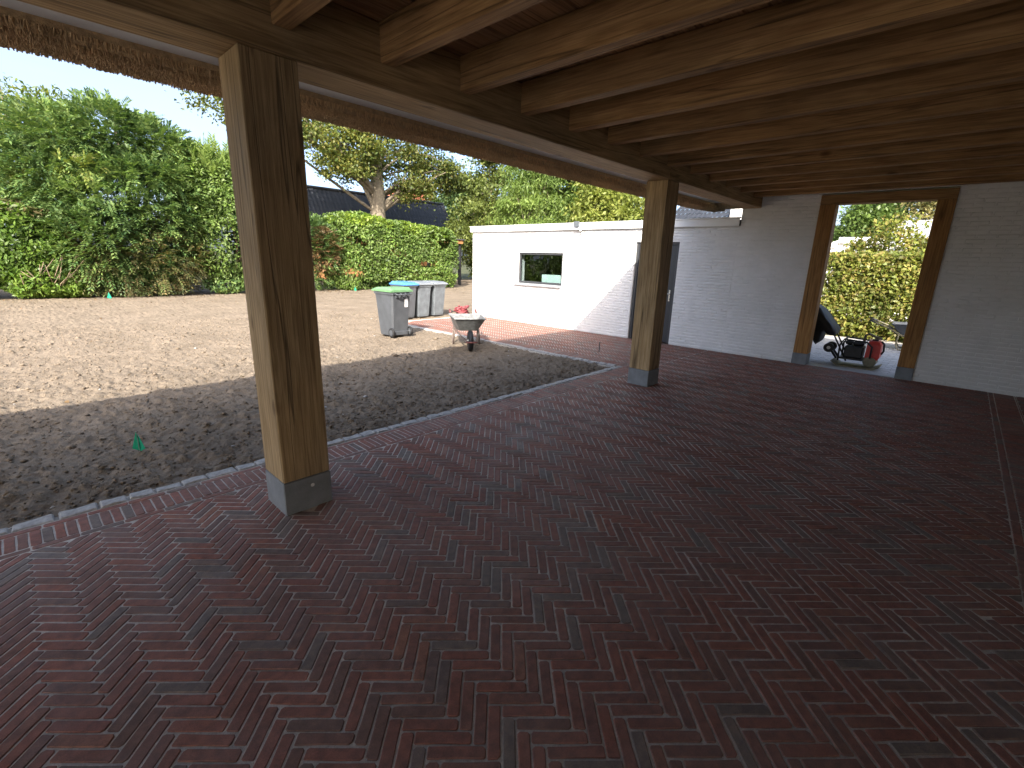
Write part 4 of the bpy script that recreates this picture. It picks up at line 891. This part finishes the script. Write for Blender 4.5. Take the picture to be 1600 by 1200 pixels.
# ------------------------------------------------------------------ wheelbarrows
def wheelbarrow(loc, rz, label, traym, inm, framem, gripm):
    """local: wheel at the origin, handles towards +x"""
    b = empty('wheelbarrow', loc, rz, label, 'wheelbarrow')
    bot = [(.30, -.17, .34), (.82, -.20, .30), (.82, .20, .30), (.30, .17, .34)]; top = [(.02, -.29, .60), (1.06, -.33, .57), (1.06, .33, .57), (.02, .29, .60)]
    def grid(o):
        V = []
        for k in range(5):
            t = k/4; q = math.sin(t*math.pi/2)
            V += [tuple(Vector(bot[i]).lerp(Vector(top[i]), t)+Vector((o*(1 if i in (0, 3) else -1), o*(1 if i < 2 else -1), o if k < 4 else 0))*(1 if k < 4 else 1)) for i in range(4)]
        return V, [(k*4+i, k*4+(i+1) % 4, k*4+4+(i+1) % 4, k*4+4+i) for k in range(4) for i in range(4)]+[(3, 2, 1, 0)]
    mb = MB(); mb.add(*grid(0)); tr = mb.build('tray', traym, b)
    mb = MB(); V, F = grid(.006); mb.add(V, [f[::-1] for f in F]); mb.build('tray_lining', inm, tr)
    mb = MB(); mb.tube([top[0], top[1], top[2], top[3]], .012, 8, closed=True); mb.build('rim', traym, tr)
    for s in (-1, 1):
        mb = MB(); mb.tube([(-.22, s*.10, .20), (.02, s*.115, .215), (.35, s*.2, .30), (.85, s*.235, .33), (1.15, s*.26, .50), (1.42, s*.275, .60)], .017, 8); hd = mb.build('frame_tube', framem, b, True)
        mb = MB(); mb.tube([(1.34, s*.273, .572), (1.47, s*.278, .618)], .022, 8); mb.build('grip', gripm, hd, True)
        mb = MB(); mb.tube([(.62, s*.235, .32), (.66, s*.26, .12), (.72, s*.26, .02), (.86, s*.26, .02), (.92, s*.26, .12), (.90, s*.24, .36)], .015, 8); mb.build('leg', framem, b, True)
        mb = MB(); mb.box(-.03, .03, s*.062-.004, s*.062+.004, .15, .23); mb.build('axle_plate', MT['steel'], b)
    mb = MB(); mb.tube([(-.22, -.10, .20), (-.25, 0, .2), (-.22, .10, .20)], .017, 8); mb.build('front_bar', gripm, b, True)
    mb = MB(); prof = [(.125, -.035), (.165, -.045), (.188, -.03), (.195, 0), (.188, .03), (.165, .045), (.125, .035)]; mb.lathe(prof, 28, 'y', (0, 0, .195)); wh = mb.build('wheel', MT['black'], b, True)
    mb = MB(); mb.lathe([(.025, -.055), (.03, -.03), (.125, -.02), (.125, .02), (.03, .03), (.025, .055)], 20, 'y', (0, 0, .195)); mb.build('rim', MT['steel'], wh)
    mb = MB(); mb.tube([(0, -.12, .195), (0, .12, .195)], .012, 8); mb.build('axle', MT['steel'], b)
    return b
wheelbarrow((5.83, 6.58, .0), R(55), 'dusty galvanised wheelbarrow standing at the shadow edge in the garden', MT['galv'], MT['galv_in'], MT['rust'], MT['grip'])
wheelbarrow((13.6, -.05, 0), R(93), 'dark wheelbarrow half hidden behind the right doorway post', MT['bin'], MT['bin'], MT['olive'], MT['black'])

# ------------------------------------------------------------------ plate compactor at the doorway
pc = empty('plate_compactor', (10.38, 1.16, .0), R(90), 'plate compactor with a red tank standing in the doorway', 'machine')
# local x along +Y of the world after turning: front (tank side) is -x
mb = MB(); mb.add([(-.36, -.22, .055), (-.26, -.22, .0), (.26, -.22, .0), (.36, -.22, .07), (-.36, .22, .055), (-.26, .22, .0), (.26, .22, .0), (.36, .22, .07), (-.36, -.22, .075), (-.25, -.22, .022), (.25, -.22, .022), (.36, -.22, .09), (-.36, .22, .075), (-.25, .22, .022), (.25, .22, .022), (.36, .22, .09)],
   [(0, 4, 5, 1), (1, 5, 6, 2), (2, 6, 7, 3), (8, 9, 13, 12), (9, 10, 14, 13), (10, 11, 15, 14), (0, 1, 9, 8), (1, 2, 10, 9), (2, 3, 11, 10), (4, 12, 13, 5), (5, 13, 14, 6), (6, 14, 15, 7), (0, 8, 12, 4), (3, 7, 15, 11)]); mb.build('base_plate', MT['olive'], pc)
mb = MB(); mb.lathe([(.02, -.15), (.085, -.15), (.1, -.13), (.1, .13), (.085, .15), (.02, .15)], 22, 'y', (-.2, 0, .135)); mb.build('exciter', MT['olive'], pc, False)
mb = MB(); mb.cbox(-.1, .26, -.17, .17, .13, .165, .006); mb.build('engine_deck', MT['engine'], pc)
mb = MB(); mb.cbox(-.08, .2, -.16, .16, .166, .38, .02); en = mb.build('engine', MT['engine'], pc)
mb = MB(); mb.cbox(-.07, .1, -.16, .10, .382, .46, .03); mb.build('fuel_tank', MT['black'], en)
mb = MB(); mb.lathe([(.02, 0), (.09, .0), (.1, .02), (.09, .06), (.02, .065)], 18, 'y', (.06, -.2, .25)); mb.build('starter_cover', MT['engine'], en)
mb = MB(); mb.cbox(.11, .22, -.17, .02, .382, .455, .02); mb.build('air_filter', MT['black'], en)
mb = MB(); mb.cbox(-.04, .0, -.16, -.155, .37, .4, .003); mb.build('label_plate', MT['packy'], en)
mb = MB()
for s in (-.19, .19): mb.tube([(.26, s, .10), (.27, s, .38), (.22, s, .49), (-.12, s, .475), (-.2, s, .40), (-.2, s, .2)], .015, 8)
mb.tube([(.22, -.19, .49), (.22, .19, .49)], .013, 8); mb.build('guard_frame', MT['black'], pc, True)
mb = MB(); V = []
for z, a, b_, c in ((.17, -.30, -.13, .13), (.22, -.325, -.115, .15), (.44, -.315, -.12, .15), (.50, -.28, -.14, .13)):
    V += [(a, -c, z), (b_, -c, z), (b_, c, z), (a, c, z)]
mb.add(V, [(k*4+i, k*4+(i+1) % 4, k*4+4+(i+1) % 4, k*4+4+i) for k in range(3) for i in range(4)]+[(3, 2, 1, 0), (12, 13, 14, 15)]); wt = mb.build('water_tank', MT['redp'], pc)
mb = MB(); mb.lathe([(.045, .5), (.045, .525), (.02, .53)], 14, 'z', (-.21, 0, 0)); mb.build('cap', MT['black'], wt)
mb = MB(); mb.tube([(-.05, 0, .47), (-.06, 0, .58), (-.11, 0, .605), (-.22, 0, .56), (-.30, 0, .54)], .022, 8); mb.build('lifting_handle', MT['olive'], pc, True)
mb = MB(); mb.tube([(-.30, .0, .50), (-.345, 0, .45), (-.355, 0, .33), (-.33, 0, .27)], .016, 8); mb.build('water_hose', MT['black'], pc, True)
for s in (-.15, .15):
    mb = MB(); mb.tube([(.14, s, .10), (.40, s, .55), (.62, s, .86), (.80, s, 1.03)], .014, 8); mb.build('handle_bar', MT['black'], pc, True)
mb = MB(); mb.tube([(.80, -.15, 1.03), (.84, 0, 1.05), (.80, .15, 1.03)], .016, 8); mb.build('handle_grip', MT['black'], pc, True)
for s in (-.13, .13):
    mb = MB(); mb.lathe([(.03, s-.03), (.075, s-.03), (.085, s-.02), (.085, s+.02), (.075, s+.03), (.03, s+.03)], 20, 'y', (.44, 0, .30)); wh = mb.build('transport_wheel', MT['black'], pc)
    mb = MB(); mb.lathe([(.01, s-.033), (.03, s-.032), (.03, s+.032), (.01, s+.033)], 12, 'y', (.44, 0, .30)); mb.build('hub', MT['steel'], wh)
mb = MB(); mb.tube([(.44, -.13, .30), (.44, .13, .30)], .012, 8); mb.tube([(.44, -.1, .30), (.30, -.1, .12)], .02, 8); mb.tube([(.44, .1, .30), (.30, .1, .12)], .02, 8); mb.build('wheel_bracket', MT['black'], pc, True)
# black cover thrown over the handle
prof = [(.80, 1.06), (.68, 1.02), (.55, .86), (.42, .71), (.36, .62), (.38, .54), (.46, .53), (.53, .60), (.58, .57), (.60, .40), (.66, .33), (.72, .45), (.74, .58), (.82, .58), (.90, .50), (.93, .66), (.92, .86), (.88, 1.0)]
mb = MB(); V = []; lay = [(-.27, .82), (-.22, .95), (-.1, 1.0), (.05, .97), (.18, 1.0), (.25, .93), (.29, .8)]; m = len(prof); F = []
for q, (yy, k) in enumerate(lay):
    for i, (a_, c_2) in enumerate(prof):
        V.append((.66+(a_-.66)*k+.012*math.sin(3.1*q+1.7*i), yy+.012*math.sin(2.3*i), .76+(c_2-.76)*k+.014*math.sin(2.2*q+2.9*i)))
F = [(q*m+i, q*m+(i+1) % m, (q+1)*m+(i+1) % m, (q+1)*m+i) for q in range(len(lay)-1) for i in range(m)]+[tuple(range(m))[::-1], tuple(range((len(lay)-1)*m, len(lay)*m))]
V2 = []
mb.add(V+V2, F); cv = mb.build('cover', MT['black'], None, True); cv.location = (10.38, 1.16, 0); cv.rotation_euler = (0, 0, R(90)); tag(cv, 'black cover hanging over the compactor handle', 'cover')

# ------------------------------------------------------------------ small things
def sz(x, y): return float(soil_z(np.array([x]), np.array([y]))[0])
def flag(x, y, h, label, rz):
    z = sz(x, y); f = empty('marker_flag', (x, y, z), rz, label, 'flag', 'green marker flags')
    mb = MB(); mb.tube([(0, 0, -.08), (.004, 0, h)], .0022, 6); mb.build('wire', MT['steel'], f)
    mb = MB(); V = [(.0, 0, h), (.045*h/.2, .012, h*.16), (.004, .018, h*.03), (-.052*h/.2, -.006, h*.20), (.012, .010, h*.5)]
    V2 = [(a, b+.0015, c) for a, b, c in V]; F = [(0, 4, 1), (1, 4, 2), (2, 4, 3), (3, 4, 0)]
    mb.add(V+V2, F+[tuple(i+5 for i in q[::-1]) for q in F]+[(0, 1, 6, 5), (1, 2, 7, 6), (2, 3, 8, 7), (3, 0, 5, 8)]); mb.build('pennant', MT['flag'], f)
flag(.545, 4.86, .19, 'green marker flag in the shaded soil near the front post', R(-40))
flag(2.37, 21.3, .24, 'green marker flag at the foot of the conifer', R(-20))
flag(11.6, 21.5, .24, 'green marker flag at the foot of the yew', R(-20))
mb = MB(); mb.tube([(0, 0, -.05), (.004, .004, .19)], [.009, .009], 8); mb.lathe([(.014, .18), (.016, .187), (.012, .195)], 8, 'z'); o = mb.build('steel_pin', MT['anth'], None); o.location = (7.74, 4.95, 0); tag(o, 'thin steel pin standing upright in the brick paving', 'pin')
# red hose heaped at the garage corner
mb = MB(); pts = []
for i in range(150):
    a = i*.31; rr_ = .20+.07*math.sin(i*.37)+.04*math.sin(i*1.3); pts.append((rr_*1.25*math.cos(a)+.05*math.sin(i*.11), rr_*math.sin(a)*.8, .035+.0016*i+.03*math.sin(i*.9)*(i > 20)))
mb.tube(pts, .026, 8); o = mb.build('red_hose', MT['redh'], None, True); o.scale = (.72, .72, .95); o.location = (9.62, 11.28, sz(9.7, 11.3)); tag(o, 'heap of red hose at the corner of the garage', 'hose')
# clods, stones, fallen leaves and twigs on the soil
def litter(name, n, box_, size, flat, mat, parent, seed):
    r = np.random.default_rng(seed); x = r.uniform(box_[0], box_[1], n); y = box_[2]+(box_[3]-box_[2])*r.random(n)**1.4; k = ~((x > 6.7) & (y < 10.8)); x, y = x[k], y[k]; n = len(x)
    z = soil_z(x, y); s = size*np.exp(r.normal(0, .45, n)); base = np.array([(1, 0, 0), (0, 1, 0), (-1, 0, 0), (0, -1, 0), (0, 0, 1), (0, 0, -1)], float)
    a = r.uniform(0, 6.28, n); c, sn = np.cos(a), np.sin(a); V = np.repeat(base[None], n, 0)*r.uniform(.6, 1.25, (n, 6, 1)); V[:, :, 0] *= r.uniform(.8, 1.7, (n, 1))
    V = np.stack([V[:, :, 0]*c[:, None]-V[:, :, 1]*sn[:, None], V[:, :, 0]*sn[:, None]+V[:, :, 1]*c[:, None], V[:, :, 2]*flat], -1)*s[:, None, None]+np.stack([x, y, z+s*flat*.3], -1)[:, None]
    T_ = np.array([(0, 1, 4), (1, 2, 4), (2, 3, 4), (3, 0, 4), (1, 0, 5), (2, 1, 5), (3, 2, 5), (0, 3, 5)]); Q = (np.arange(n)[:, None, None]*6+T_[None]).reshape(-1, 3)
    o = link(name, np_mesh(name, V.reshape(-1, 3), Q), mat, parent, True); return tag(o, kind='stuff')
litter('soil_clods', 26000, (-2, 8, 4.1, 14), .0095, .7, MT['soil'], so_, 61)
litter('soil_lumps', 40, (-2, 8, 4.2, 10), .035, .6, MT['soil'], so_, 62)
litter('pebbles', 160, (-2, 8, 4.2, 12), .009, .7, MT['granite'], so_, 63)
r = np.random.default_rng(64); n = 900; x = r.uniform(-4, 18, n); y = 22-4*r.random(n)**3; y[:120] = r.uniform(4.2, 20, 120); k = ~((x > 6.6) & (y < 11.2)); x, y = x[k], y[k]; n = len(x)
P = np.stack([x, y, soil_z(x, y)+.012], 1); V, Q = leaf_mesh(P, np.stack([r.normal(size=n), r.normal(size=n), r.normal(size=n)*.15], 1), np.tile([0, 0, 1.], (n, 1))+r.normal(size=(n, 3))*.2, r.uniform(.05, .11, n), r.uniform(.03, .06, n))
tag(link('fallen_leaves', np_mesh('fallen_leaves', V, Q), LM['dry'], so_), kind='stuff')
